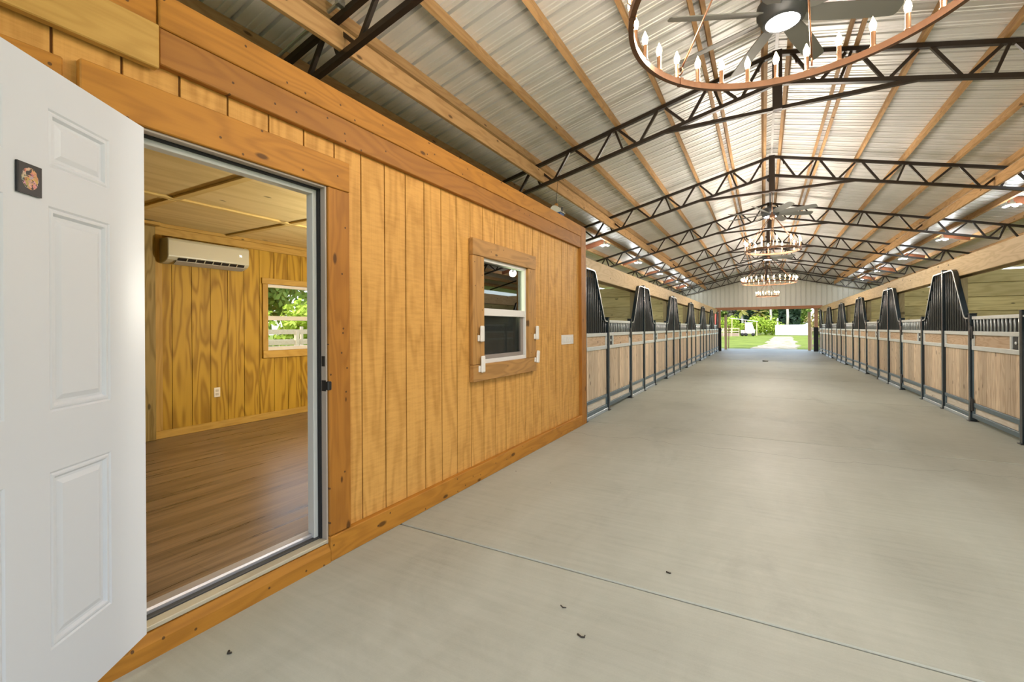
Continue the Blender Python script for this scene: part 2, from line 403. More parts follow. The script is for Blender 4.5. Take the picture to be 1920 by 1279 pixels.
# ------------------------------------------------------------------ floor, ground
b = MB(); ys = [-5.0, -1.33, 2.335, 6.19, 9.93, 13.6, 17.26, 20.92, 24.58, 28.24, 31.9]
for i in range(len(ys)-1): b.cbox(-2.5 if ys[i] < 6 else -6.1, 6.4, ys[i]+(.006 if i else 0), ys[i+1]-.006, -.12, 0, .006)
fl = struct(b.build('floor', M_CONC))
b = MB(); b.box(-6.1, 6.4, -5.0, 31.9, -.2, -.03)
struct(b.build('floor_joint_filler', plain('joint sealant and dirt', (.035,.03,.024), .9)))  # dark sealant and dirt in the slab joints
b = MB(); b.box(-120, 120, 31.9, 190, -.3, -.05); b.box(-120, -6.1, -60, 31.9, -.3, -.05); b.box(6.4, 120, -60, 31.9, -.3, -.05); b.box(-6.1, 6.4, -60, -5.0, -.3, -.05)
struct(tag(b.build('ground', M_GRASS)))
b = MB(); L = []; Rr = []
for i in range(25):
    t = i/24; y = 32.0 + 46*t**1.6; cx = .4 + 2.1*t**1.0; w = 1.25 - .15*t
    L.append((cx-w+R_.uniform(-.25,.25), y, -.04)); Rr.append((cx+w+R_.uniform(-.25,.25), y, -.04))
b.add(L+Rr, [(i, i+25, i+26, i+1) for i in range(24)])
struct(b.build('ground_path', M_GRAVEL))

# ------------------------------------------------------------------ roof sheets
def roof(side):
    prof = []
    y = Y0; P = .2286
    while y < Y1:
        prof += [(y,0), (y+.066,0), (y+.071,.009), (y+.079,.009), (y+.084,0), (y+.120,0), (y+.125,.009), (y+.133,.009), (y+.138,0), (y+.176,0), (y+.182,.038), (y+.208,.038), (y+.214,0)]
        y += P
    m = MB(); v = []
    for dx in (0., EAVE):
        for yy, h in prof: v.append((RX+side*dx, yy, zroof(dx)+h))
    n = len(prof); m.add(v, [(i, i+1, i+1+n, i+n) for i in range(n-1)])
    return m
r1 = roof(-1); r2 = roof(1)
m = MB(); m.add(r1.v, r1.f); m.add(r2.v, r2.f)
ro = struct(m.build('ceiling', M_ROOF))
m = MB(); m.bar((RX, Y0, zroof(0)-.012), (RX, Y1, zroof(0)-.012), .035, .012)
struct(m.build('trim_ridge', plain('white ridge strip', (.75,.76,.76), .35)))

# purlins
for side, sn in ((-1,'left'), (1,'right')):
    k = 0
    for dx in (.13, .66, .76, 1.30, 1.92, 2.55, 3.16, 3.80, 4.42, 5.05, 5.70):
        m = MB(); x = RX+side*dx; n = Vector((side*.245, 0, 1)).normalized(); c = Vector((x, 0, (ztop(dx)+zroof(dx))/2))
        h = (zroof(dx)-ztop(dx))*.97
        m.bar((x, Y0+.05, c.z), (x, Y1-.05, c.z), .042, h-.004, n)
        tag(m.build('roof_purlin', W_PURLIN, loc=(x, 0, ztop(dx))), '%s long pine roof purlin counted down from the ridge on the %s slope' % ('first' if k == 0 else ORD[k], sn), 'purlin', 'pine purlins under the metal roof')
        k += 1
    x = RX+side*3.03; z = zbot(3.03)+.047
    m = MB(); m.cbox(x-.02, x+.02, Y0+.1, 28.1, z, z+.17, .003)
    tag(m.build('bracing_board', W_PURLIN, loc=(x, 0, z)), 'long pine board lying on the truss bottom chords, %s side of the barn' % sn, 'board', 'bracing boards on the trusses')

# ------------------------------------------------------------------ trusses
def make_truss(y):
    t = thing('roof_truss', (RX, y, 0), 'x', 'truss', 'black steel roof trusses')
    cw = .05
    for s in (-1, 1):
        X = lambda d: RX + s*d
        m = MB(); m.bar((X(.02), y, ztop(.02)-.024), (X(6.0), y, ztop(6.0)-.024), cw, .048, (s*.245,0,1)); m.build('top_chord', M_TRUSS, t)
        m = MB(); m.bar((X(.04), y, zbot(.04)+.022), (X(4.26), y, zbot(4.26)+.022), cw, .045, (s*.235,0,1)); m.build('bottom_chord', M_TRUSS, t)
        tops = [.10, .70, 1.31, 1.93, 2.56, 3.18, 3.80, 4.36]
        def W(a, za, c, zc, w=.032):
            m = MB(); m.bar((X(a), y, za), (X(c), y, zc), w, w, (0,1,0)); m.build('web', M_TRUSS, t)
        for i, d in enumerate(tops[:-1]):
            mid = (d + tops[i+1])/2
            W(d+.05, ztop(d)-.045, mid-.03, zbot(mid)+.04)
            W(tops[i+1]-.05, ztop(tops[i+1])-.045, mid+.03, zbot(mid)+.04)
        for d in (.70, 1.93, 3.18, 4.36):
            W(d, ztop(d)-.045, d-.10, zbot(d-.1)+.04, .028)
        W(4.40, ztop(4.4)-.045, 4.62, zbot(4.62)-.02); W(4.26, zbot(4.26)+.03, 4.34, ztop(4.34)-.045)
    m = MB(); m.cbox(RX-.05, RX+.05, y-.05, y+.05, 3.885, 4.575, .006); m.build('king_post', M_TRUSS, t)
    m = MB(); m.tube([(RX+.20*math.sin(a), y, ztop(.2)-.03+.17*(math.cos(a))-.11) for a in [(-1+i*.2)*PI/2 for i in range(11)]], .02, 6); m.build('ridge_gusset', M_TRUSS, t)
    m = MB(); m.bar((RX-1.27, y, 3.905), (RX+1.27, y, 3.905), .045, .04); m.build('tie_bar', M_TRUSS, t)
    return t
tr0 = make_truss(TY[0])
tl = ['large black steel roof truss nearest the camera, over the open white door', 'black steel truss crossing above the wooden room wall and the big chandelier',
      'black steel truss beyond the room corner, small chandelier hanging from it', 'fourth black steel roof truss along the aisle, in front of the second fan lamp',
      'fifth black steel roof truss along the aisle, above the large far chandelier', 'sixth black steel roof truss along the aisle, just past the third fan',
      'seventh black steel roof truss, the last but one before the gable', 'farthest black steel roof truss, right in front of the ribbed gable wall']
tr0['label'] = tl[0]
for k in range(1, 8): copy_tree(tr0, loc=(RX, TY[k], 0), label=tl[k])
# conduit clipped along the nearest truss
m = MB(); m.tube([(RX-.9, TY[0]-.06, ztop(.9)+.02), (RX-4.6, TY[0]-.06, ztop(4.6)+.02)], .014, 8)
for d in (1.6, 3.0, 3.9): m.box(RX-d-.02, RX-d+.02, TY[0]-.085, TY[0]-.02, ztop(d)-.005, ztop(d)+.04)
tag(m.build('conduit_pipe', M_CONDUIT, loc=(RX-2.5, TY[0]-.06, ztop(2.5))), 'grey electrical conduit clipped along the nearest black truss', 'pipe')

# ------------------------------------------------------------------ stall header beams
for x, sn, y0 in ((XL-.02, 'left', 6.10), (XR+.02, 'right', Y0+.3)):
    s = -1 if x < 0 else 1; t = thing('header_beam', (x+s*.05, 0, 2.10), 'long pale pine beam over the %s row of horse stalls' % sn, 'beam', 'beams over the stall fronts')
    m = MB(); m.cbox(x+s*.01, x+s*.05, y0, 28.2, 2.10, 2.385, .004); m.build('front_board', W_BEAM, t)
    m = MB(); m.cbox(x+s*.05, x+s*.15, y0, 28.2, 2.33, 2.37, .004); m.build('top_board', W_BEAM, t)
    m = MB(); m.cbox(x+s*.15, x+s*.19, y0, 28.2, 2.10, 2.385, .004); m.build('back_board', W_BEAM, t)

# ------------------------------------------------------------------ stall fronts. Local frame: built for the right row, X=XR face
def prof(s):
    P = [(0,2.205),(.38,2.205),(.43,2.195),(.47,2.17),(.50,2.12),(.86,1.535),(.89,1.49),(.93,1.46),(.97,1.45),(1.10,1.45)]
    for (a, za), (c, zc) in zip(P, P[1:]):
        if a <= s <= c: return za + (zc-za)*(s-a)/(c-a)
    return 1.45
PROF = [(0,2.205),(.34,2.205),(.40,2.203),(.435,2.192),(.463,2.172),(.485,2.145),(.50,2.118),(.86,1.535),(.878,1.504),(.902,1.478),(.93,1.460),(.97,1.452),(1.075,1.45)]
LEN = 1.10
def make_panel(sgn):
    """side panel; peak post at s=0, gate post at s=LEN; sgn = direction of s along +Y"""
    t = thing('stall_side_panel', (0,0,0), 'x', 'stall panel'); g = .05; a0, a1 = g, LEN-g
    Y = lambda s: sgn*s
    m = MB(); pts = [(0, Y(max(a0, min(a1, s))), z) for s, z in PROF]; m.sweep(pts, .055, .022, (1,0,0)); rl = m.build('curved_rail', M_POST, t)
    m = MB(); m.sweep([(x-.030, y, z) for x, y, z in pts], .008, .019, (1,0,0)); m.build('edge_glint', M_RAILGLINT, rl)  # light bead stands in for the glint along the rail's front edge
    m = MB(); v = []; 
    cols = [a0 + (a1-a0)*i/40 for i in range(41)]
    for s in cols: v += [(.030, Y(s), 1.24), (.030, Y(s), prof(s)-.005), (.036, Y(s), 1.24), (.036, Y(s), prof(s)-.005)]
    f = []
    for i in range(40):
        o = i*4; f += [(o, o+4, o+5, o+1), (o+2, o+3, o+7, o+6), (o+1, o+5, o+7, o+3)]
    m.add(v, f); m.build('backing_sheet', M_BACKING, t)
    for i in range(10):
        s = a0 + (a1-a0)*(i+.5)/10
        m = MB(); m.smooth = True; m.tube([(-.004, Y(s), 1.24), (-.004, Y(s), prof(s)-.008)], .0105, 8); m.build('bar', M_BAR, t)
    m = MB()
    for z0, z1 in ((1.212,1.265), (1.005,1.062)): m.cbox(-.02, .035, Y(a0), Y(a1), z0, z1, .004)
    for s in (a0, a1-.045): m.cbox(-.02, .035, Y(s), Y(s+.045), 1.062, 1.212, .003)
    m.build('mid_frame', M_GALV, t)
    m = MB(); m.box(0, .03, Y(a0+.045), Y(a1-.045), 1.062, 1.212); m.build('inset_board', W_STALL_Y, t)
    m = MB(); n = 7; w = (a1-a0)/n
    for i in range(n): m.cbox(-.004, .020, Y(a0+i*w+.0035), Y(a0+(i+1)*w-.0035), .272, 1.007, .003)
    m.box(.022, .034, Y(a0), Y(a1), .272, 1.007)
    m.build('plank_infill', W_STALL_Z, t)
    m = MB(); m.cbox(-.02, .035, Y(a0), Y(a1), .222, .272, .004); m.build('lower_rail', M_SLATE, t)
    m = MB(); m.cbox(-.002, .032, Y(a0+.04), Y(a1-.04), .108, .224, .004); m.build('kick_board', W_KICK_Y, t)
    m = MB(); m.cbox(-.02, .035, Y(a0), Y(a1), .050, .108, .004)
    for s in (a0, a1-.04): m.cbox(-.02, .035, Y(s), Y(s+.04), .108, .222, .003)
    m.build('bottom_rail', M_SLATE, t)
    m = MB(); m.cbox(-.03, .035, Y(a0), Y(a1), .001, .05, .004); m.build('floor_strip', M_SILL, t)
    return t
GL = 1.46
def make_gate():
    t = thing('stall_gate', (0,0,0), 'x', 'gate'); g = .05; a0, a1 = g, GL-g
    m = MB(); m.cbox(-.022, .033, a0, a1, 1.43, 1.475, .005); m.build('top_rail', M_GALV, t)
    m = MB(); m.box(.028, .034, a0, a1, 1.25, 1.435); m.build('backing_sheet', M_BACKING, t)
    for i in range(13):
        s = a0 + (a1-a0)*(i+.5)/13
        m = MB(); m.smooth = True; m.tube([(-.006, s, 1.255), (-.006, s, 1.435)], .0105, 8); m.build('bar', M_GBAR, t)
    m = MB()
    for z0, z1 in ((1.215,1.268), (1.005,1.062)): m.cbox(-.024, .033, a0, a1, z0, z1, .004)
    for s0, s1 in ((a0,a0+.035), (a0+.20,a0+.245), (a1-.045,a1)): m.cbox(-.024, .033, s0, s1, 1.062, 1.215, .003)
    m.build('mid_frame', M_GALV, t)
    l = MB(); l.cbox(-.012, .025, a0+.035, a0+.20, 1.062, 1.215, .004); lp = l.build('latch_plate', M_BLACK, t)
    l = MB(); l.smooth = True; l.lathe([(0,-.02),(.011,-.014),(.014,0),(.011,.014),(0,.02)], (-.024, a0+.085, 1.14), 10); l.build('latch_knob', M_GALV, lp)
    m = MB(); m.box(-.002, .028, a0+.245, a1-.045, 1.062, 1.215); m.build('inset_board', W_STALL_Y, t)
    m = MB(); n = 10; w = (a1-a0-.03)/n
    for i in range(n): m.cbox(-.006, .018, a0+.015+i*w+.0035, a0+.015+(i+1)*w-.0035, .268, 1.007, .003)
    m.box(.020, .032, a0+.015, a1-.015, .268, 1.007)
    m.build('plank_infill', W_STALL_Z, t)
    m = MB(); m.cbox(-.022, .033, a0, a1, .205, .268, .004)
    m.cbox(-.022, .033, a0, a1, .055, .118, .004)
    for s in (a0, a1-.05): m.cbox(-.022, .033, s, s+.05, .118, .205, .003)
    m.cbox(-.018, .03, a0, a0+.022, .268, 1.005, .003); m.cbox(-.018, .03, a1-.022, a1, .268, 1.005, .003)
    m.build('lower_frame', M_SLATE, t)
    m = MB(); m.cbox(-.004, .030, a0+.05, a1-.05, .118, .207, .004); m.build('kick_board', W_KICK_Y, t)
    for z in (.24, 1.25):
        h = MB(); h.cbox(-.034, -.016, a1-.055, a1+.002, z-.085, z+.085, .004); h.smooth = True; h.tube([(-.03, a1+.002, z-.10), (-.03, a1+.002, z+.10)], .010, 8); h.build('hinge', M_BLACK, t)
    return t
def make_post(h):
    t = thing('stall_post', (0,0,0), 'x', 'post')
    m = MB(); m.cbox(-.036, .040, -.032, .032, .008, h, .005); m.build('shaft', M_POST, t)
    m = MB(); m.cbox(-.055, .055, -.046, .046, 0, .010, .003)
    m.build('base_plate', M_BLACK, t)
    m = MB(); m.cbox(-.040, .044, -.035, .035, h, h+.012, .004); m.build('cap', M_POST, t)
    return t
protoA, protoB, protoG = make_panel(1), make_panel(-1), make_gate()
protoT, protoS = make_post(2.235), make_post(1.508)
used = set()
def put(proto, loc, label, group, cat, mirror=False):
    if proto not in used:
        used.add(proto); o = proto; o.location = loc; o['label'] = label; o['group'] = group
    else: o = copy_tree(proto, loc=loc, label=label, group=group)
    if mirror: o.scale = (-1, 1, 1)
    o['category'] = cat
    return o
PKS = {'right': [p-.04 for p in PK], 'left': [p-.065 for p in PK]}
for x, sn, ks, mir in ((XR, 'right', range(0, 7), False), (XL, 'left', range(1, 7), True)):
    P_ = PKS[sn]
    for k in ks:
        y = P_[k]; n = k - 1
        nth = ORD[n] if n >= 0 else None
        ref = ('%s gate' % nth) if nth else 'gate beside the camera'
        side = '%s row of stalls' % sn
        put(protoA, (x, y, 0), 'curved grille panel near side of the %s, %s' % (ref, side), 'curved grille panels of the stalls', 'stall panel', mir)
        put(protoB, (x, y+3.66, 0), 'curved grille panel far side of the %s, %s' % (ref, side), 'curved grille panels of the stalls', 'stall panel', mir)
        put(protoG, (x, y+LEN, 0), 'low wooden gate with barred top, the %s, %s' % (ref, side), 'stall gates', 'gate', mir)
        put(protoS, (x, y+LEN, 0), 'short black latch post of the %s, %s' % (ref, side), 'short gate posts', 'post', mir)
        put(protoS, (x, y+LEN+GL, 0), 'short black hinge post of the %s, %s' % (ref, side), 'short gate posts', 'post', mir)
    for k in list(ks) + [7]:
        n = k - 1
        put(protoT, (x, P_[k], 0), ('tall black post between curved grilles, number %d from the room wall end, %s row' % (n+1, sn)) if n >= 0 else 'tall black post of the right row level with the camera', 'tall stall posts', 'post', mir)
# partitions between stalls
for x, sn, ks in ((XR, 'right', range(0, 8)), (XL, 'left', range(2, 8))):
    s = 1 if x > 0 else -1
    for k in ks:
        y = PKS[sn][k] + .02; x0, x1 = x+s*.17, s*6.05 + (.16 if s > 0 else .1)
        t = thing('stall_partition', ((x0+x1)/2, y, 0), 'horizontal board partition behind tall post %d of the %s stall row' % (k, sn), 'partition', 'board partitions between stalls')
        m = MB(); z = .03; op = False; R_.seed(k*7+s)
        while z < 2.42:
            h = .222; gap = .030 if abs(z-2.03) < .12 or R_.random() < .12 else .009
            m.cbox(x0, x1, y, y+.024, z, z+h-gap, .003); m.box(x0, x1, y+.026, y+.040, z-(.012 if z > .1 and not op else 0), z+h-gap); op = gap > .02; z += h
        m.build('board_infill', W_PART_X, t)
        m = MB(); m.cbox(x0-s*.005, x0+s*.10, y-.05, y+.09, 0, 2.32 if k else 2.32, .005); m.build('wood_post', W_PART_Z, t)
# outer side walls: boards with an open strip under the eave
for x, y0, sn in ((6.22, 2.3, 'right'), (-5.98, 6.2, 'left')):
    m = MB(); z = .02; R_.seed(3)
    while z < (2.35 if x > 0 else 1.95):
        m.cbox(x, x+.04*(1 if x > 0 else -1), y0, 28.3, z, z+.222-(.02 if abs(z-2.0) < .12 else .004), .004); z += .222
    struct(m.build('wall_%s_outer' % sn, W_PART_Y))
# concrete curb would show the grass: close the bottom with the slab (already under the stalls)

# ------------------------------------------------------------------ blockings with clustered lamps
def make_led():
    t = thing('cluster_lamp', (0,0,0), 'x', 'lamp', 'cool white cluster lamps under the roof')
    m = MB(); m.smooth = True; m.lathe([(.0,.10),(.02,.10),(.022,.05),(.045,.04),(.05,.0),(0,-.005)], (0,0,0), 14); m.build('socket', M_GALV, t)
    for i in range(4):
        a = PI/4 + i*PI/2; c = Vector((math.cos(a)*.082, math.sin(a)*.082, -.015)); d = Vector((math.cos(a),math.sin(a),-.18)).normalized(); sd = Vector((-math.sin(a),math.cos(a),0)); up = sd.cross(d)
        if up.z < 0: up = -up
        w = MB(); w.bar(c-d*.046+up*.008, c+d*.046+up*.008, .066, .014, up); wg = w.build('wing', M_GALV, t)
        l = MB(); l.bar(c-d*.038-up*.004, c+d*.038-up*.004, .052, .008, up); l.build('diode_panel', M_LED, wg)
    return t
led = make_led(); first = True
for sn, s in (('left',-1), ('right',1)):
    for k, y in enumerate([4.33, 8.0, 11.66, 15.33, 18.99, 22.65, 26.3]):
        if sn == 'left' and k < 2: continue
        x = RX + s*3.83; z = 3.56
        lab = '%s bright cluster lamp hanging under the roof over the %s stalls' % (ORD[k], sn)
        if first: o = led; o.location = (x, y, z); o['label'] = lab; first = False
        else: o = copy_tree(led, loc=(x, y, z), label=lab)
        d0, d1 = 3.84, 4.40
        b_ = MB(); b_.bar((RX+s*d0, y+.16, ztop(d0)+.055), (RX+s*d1, y+.16, ztop(d1)+.055), .04, .12, (s*.245,0,1))
        tag(b_.build('blocking_board', W_RED, loc=(x, y+.16, ztop(3.83))), 'short reddish block between purlins behind the %s cluster lamp, %s side' % (ORD[k], sn), 'board', 'reddish blocks between purlins')

# ------------------------------------------------------------------ gable wall, far opening
GY = 28.32
m = MB(); step = .1
xs = []; x = -6.2
pr = [(0,0),(.16,0),(.172,-.034),(.204,-.034),(.216,0)]
while x < 6.45:
    for a, d in pr: xs.append((x+a, d))
    x += .2286
v = []
for x, d in xs: v += [(x, GY+d, 2.40), (x, GY+d, max(2.45, zroof(abs(x-RX))-.015))]
m.add(v, [(2*i, 2*i+2, 2*i+3, 2*i+1) for i in range(len(xs)-1)])
struct(m.build('wall_far', M_GABLE))
m = MB()
for x0, x1 in ((-6.1, -2.42), (2.72, 6.3)): m.box(x0, x1, GY, GY+.03, 0, 2.42)
struct(m.build('wall_far_lower', M_GABLE))
m = MB(); m.cbox(-2.40, 2.70, GY-.07, GY-.02, 2.31, 2.47, .005); tag(m.build('door_header', W_HEAD_X, loc=(RX, GY, 2.31)), 'reddish timber header over the far barn opening', 'header')
def gate_post(x, y, w, h, mat, lab, wrap=False):
    t = thing('gate_post', (x, y, 0), lab, 'post', 'timber posts at the far opening')
    m = MB(); m.cbox(x-w/2, x+w/2, y-w/2, y+w/2, 0, h, .008); m.build('timber', mat, t)
    if wrap:
        m = MB(); m.cbox(x-w/2-.03, x+w/2+.03, y-w/2-.03, y+w/2+.03, 0, 1.33, .008); m.build('rubber_wrap', M_RUBBER, t)
gate_post(-2.2, 28.32, .16, 2.308, W_PINK_Z, 'reddish post with black wrapped foot, left of the far opening', True)
gate_post(2.53, 29.6, .16, 2.4, W_PINK_Z, 'reddish post with black wrapped foot, right of the far opening', True)
gate_post(-2.0, 30.5, .14, 2.12, W_CREAM_Z, 'free-standing cream post inside the far opening on the left')
gate_post(2.30, 30.6, .14, 2.20, W_CREAM_Z, 'free-standing cream post inside the far opening on the right')
m = MB(); m.bar((-1.86, 31.2, 1.45), (-1.95, 32.2, 0.02), .14, .05, (1,0,0)); tag(m.build('leaning_plank', W_PINK_Z, loc=(-1.95,32.2,0)), 'brown plank leaning by the left cream post at the far opening', 'plank')

# ------------------------------------------------------------------ wooden room: aisle wall
WX = -2.225                    # siding face
DY0, DY1, DZ = .82, 1.757, 2.172
WY0, WY1, WZ0, WZ1 = 3.40, 4.285, 1.02, 1.99
m = MB(); g0 = .609; grooves = [g0 + .2032*i for i in range(-25, 27)]
edges = [-3.1] + [g for g in grooves if -3.0 < g < 5.95] + [6.06]
def strips(mm, y0, y1, z0, z1):
    """one plywood strip cut around the door and window"""
    for (a, b_, c, d) in ((DY0, DY1, 0, DZ), (WY0, WY1, WZ0, WZ1)):
        if a < y1 and b_ > y0 and c < z1 and d > z0:
            if y0 < a: strips(mm, y0, a, z0, z1)
            if y1 > b_: strips(mm, b_, y1, z0, z1)
            ya, yb = max(y0, a), min(y1, b_)
            if z0 < c: strips(mm, ya, yb, z0, c)
            if z1 > d: strips(mm, ya, yb, d, z1)
            return
    mm.box(WX-.014, WX, y0, y1, z0, z1)
for a, c in zip(edges, edges[1:]): strips(m, a+.005, c-.005, .02, 2.74)
sid = struct(m.build('wall_left', W_SIDING))
m = MB()
def hole(mm, y0, y1, z0, z1, x0, x1):
    for (a, b_, c, d) in ((DY0, DY1, 0, DZ), (WY0, WY1, WZ0, WZ1)):
        if a < y1 and b_ > y0 and c < z1 and d > z0:
            if y0 < a: hole(mm, y0, a, z0, z1, x0, x1)
            if y1 > b_: hole(mm, b_, y1, z0, z1, x0, x1)
            ya, yb = max(y0, a), min(y1, b_)
            if z0 < c: hole(mm, ya, yb, z0, c, x0, x1)
            if z1 > d: hole(mm, ya, yb, d, z1, x0, x1)
            return
    mm.box(x0, x1, y0, y1, z0, z1)
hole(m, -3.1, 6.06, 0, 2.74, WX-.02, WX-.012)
struct(m.build('wall_left_groove_back', plain('stained groove with painted shade', (.24,.11,.035), .8)))  # darker stain in the grooves, with recess shade put into its colour
m = MB(); hole(m, -3.05, 6.02, 0, 2.72, WX-.13, WX-.02); struct(m.build('wall_left_core', W_INNER))

tn = [0]
def trim(mat, x1, y0, y1, z0, z1, th=.038, bev=.004, label=None):
    tn[0] += 1
    m = MB(); m.cbox(x1-th, x1, y0, y1, z0, z1, bev)
    return struct(m.build('trim_%d' % tn[0], mat, loc=(x1-th/2, (y0+y1)/2, z0)))
F = WX + .037
trim(W_TRIM_Y, F+.004, .925, 5.885, 2.607, 2.757)                 # fascia, upper
trim(W_BROWN_Y, F, .925, 5.885, 2.452, 2.605)                     # fascia, lower
trim(W_TRIM_Y, F-.008, -3.1, .921, 2.610, 2.757)
trim(W_PALE_Y, F+.012, -3.1, .921, 2.425, 2.607)
trim(W_TRIM_Z, F+.004, 5.888, 6.075, .0, 2.757, th=.06)           # corner post
trim(W_TRIM_Y, F, .675, 1.912, 2.172, 2.348)                      # over the door
trim(W_TRIM_Y, F-.012, -1.6, .632, 2.15, 2.330)
trim(W_TRIM_Z, F-.004, 1.759, 1.912, .145, 2.170)                 # door casing
trim(W_TRIM_Z, F-.004, .645, .818, .145, 2.150)
trim(W_TRIM_Y, F+.006, 1.755, 5.887, .0, .142, th=.045)           # baseboards
struct(bpy.data.objects['trim_%d' % tn[0]]).name = 'baseboard_left'
o = trim(W_TRIM_Y, F+.006, -3.1, .81, .0, .142, th=.045); o.name = 'baseboard_left_near'
m = MB(); m.prism([(F-.075,0),(F+.008,0),(F+.008,.066),(F-.012,.104),(F-.075,.108)], -.2+.8, 1.752, 'Y'); struct(m.build('trim_doorstep', W_TRIM_Y, loc=(F,1.2,0)))

# door frame
dr = thing('door_2_frame', (WX, 1.29, 0), 'white metal frame of the open door in the wooden wall', 'door frame'); dr['kind'] = 'structure'; del dr['category']; dr.name = 'door_2'
def frame_u(mm, x0, x1, inset, w):
    a, c, z = DY0+inset, DY1-inset, DZ-inset
    mm.cbox(x0, x1, c-w, c, .10, z, .002); mm.cbox(x0, x1, a, a+w, .10, z, .002); mm.cbox(x0, x1, a+w, c-w, z-w, z, .002)
m = MB(); frame_u(m, WX-.022, WX+.02, .0, .011); jam = m.build('outer_jamb', M_JAMB, dr)
m = MB(); frame_u(m, WX-.048, WX-.022, .003, .016); m.build('weatherstrip', M_RUBBER, dr)
m = MB(); frame_u(m, WX-.102, WX-.048, .013, .030); m.build('inner_jamb', M_JAMBW, dr)
for z0, z1, lip in ((1.128,1.188,0), (.985,1.048,.022)):
    m = MB(); m.cbox(WX-.016, WX+.012+lip*.4, DY1-.0125, DY1-.0105, z0, z1, .001)
    if lip: m.cbox(WX+.008, WX+.040, DY1-.012, DY1+.014, z0+.006, z1-.006, .004)
    m.build('strike_plate', M_BLACK, jam)
m = MB(); m.cbox(WX-.035, WX+.022, DY0, DY1, .108, .128, .003); th = m.build('threshold', plain('beige threshold', (.50,.45,.33), .45), dr)
m = MB(); m.cbox(WX-.065, WX-.035, DY0, DY1, .11, .136, .003); m.build('threshold_seal', plain('charcoal seal', (.05,.05,.05), .6), th)
m = MB(); m.cbox(WX-.135, WX-.065, DY0, DY1, .12, .157, .008); m.build('threshold_cap', M_ALU, th)

# white six panel door leaf, swung open towards the camera
HX, HY = -2.17, .862; a = math.radians(35.6); DN = Vector((math.sin(a), -math.cos(a), 0)); NN = Vector((math.cos(a), math.sin(a), 0))
DW = .90
def D(u, z, n): return Vector((HX, HY, 0)) + DN*u + NN*n + Vector((0,0,z))
d1 = thing('door_1', (HX, HY, .12), 'x', 'door'); d1['kind'] = 'structure'; del d1['category']; d1['label'] = 'white six-panel door leaf swung open at the left edge'
m = MB(); zs0, zs1 = .122, 2.157
cols = [(.18,.424), (.562,.78)]; rows = [(.355,.905), (1.09,1.728), (1.85,2.03)]
us = [0, .18, .424, .562, .78, DW]; zz = [zs0, .355, .905, 1.09, 1.728, 1.85, 2.03, zs1]
for i in range(len(us)-1):
    for j in range(len(zz)-1):
        if i in (1,3) and j in (1,3,5):
            u0, u1, z0, z1 = us[i], us[i+1], zz[j], zz[j+1]
            loops = [(0,0), (.006,-.004), (.012,-.0015), (.018,-.0015), (.026,-.010), (.034,-.010), (.050,-.004), (.058,-.004)]
            prev = None
            for k, (ins, dep) in enumerate(loops):
                L4 = [D(u0+ins,z0+ins,dep), D(u1-ins,z0+ins,dep), D(u1-ins,z1-ins,dep), D(u0+ins,z1-ins,dep)]
                if prev is not None:
                    m.add(prev+L4, [(q, (q+1)%4, (q+1)%4+4, q+4) for q in range(4)])
                prev = L4
            m.add(prev, [(0,1,2,3)])
        else:
            m.add([D(us[i],zz[j],0), D(us[i+1],zz[j],0), D(us[i+1],zz[j+1],0), D(us[i],zz[j+1],0)], [(0,1,2,3)])
m.add([D(0,zs0,-.044), D(DW,zs0,-.044), D(DW,zs1,-.044), D(0,zs1,-.044), D(0,zs0,0), D(DW,zs0,0), D(DW,zs1,0), D(0,zs1,0)], [(0,1,2,3),(0,4,5,1),(2,6,7,3),(0,3,7,4),(1,5,6,2)])
m.build('door_leaf', M_WHITE, d1)
for z in (.35, 1.15, 1.95):
    m = MB(); m.smooth = True; m.tube([D(-.008, z-.05, -.03), D(-.008, z+.05, -.03)], .007, 8); m.build('hinge', M_GALV, d1)
# small dark picture stuck to the door
def artmat():
    m = NT('dark colourful print'); g = m.tc.outputs['Generated']
    vo = m.n('ShaderNodeTexVoronoi', feature='F1'); mp = m.map(m.tc.outputs['Object'], (1,1,1)); m.l(mp, vo.inputs['Vector']); vo.inputs['Scale'].default_value = 95
    hs = m.n('ShaderNodeHueSaturation'); m.l(vo.outputs['Color'], hs.inputs['Color']); hs.inputs['Saturation'].default_value = .9; hs.inputs['Value'].default_value = .75
    c = m.mix(.55, hs.outputs[0], (.55,.24,.05))
    s = m.n('ShaderNodeSeparateXYZ'); m.l(g, s.inputs[0])
    rr = m.math('SQRT', m.math('ADD', m.math('POWER', m.math('SUBTRACT', s.outputs[1], .5), 2.), m.math('POWER', m.math('SUBTRACT', s.outputs[2], .52), 2.)))
    nz = m.noise(m.tc.outputs['Object'], 70, 4, .7)
    mask = m.math('MULTIPLY', m.math('LESS_THAN', m.math('MULTIPLY_ADD', nz, .25, rr), .50), m.math('GREATER_THAN', nz, .44))
    m.set(col=m.mix(mask, (.012,.012,.014), c), rough=.35); return m.mat
t = thing('picture_magnet', D(.49,1.742,0), 'small dark square picture with a colourful swirl, stuck on the white door', 'picture')
m = MB(); m.add([D(.453,1.742,.001), D(.529,1.742,.001), D(.529,1.832,.001), D(.453,1.832,.001), D(.453,1.742,.007), D(.529,1.742,.007), D(.529,1.832,.007), D(.453,1.832,.007)], [(0,1,2,3),(7,6,5,4),(0,4,5,1),(1,5,6,2),(2,6,7,3),(3,7,4,0)]); m.build('tile', plain('black tile', (.012,.012,.014), .35), t)
m = MB(); m.add([D(.456,1.745,.0078), D(.526,1.745,.0078), D(.526,1.829,.0078), D(.456,1.829,.0078)], [(0,1,2,3)]); m.build('print', artmat(), t)

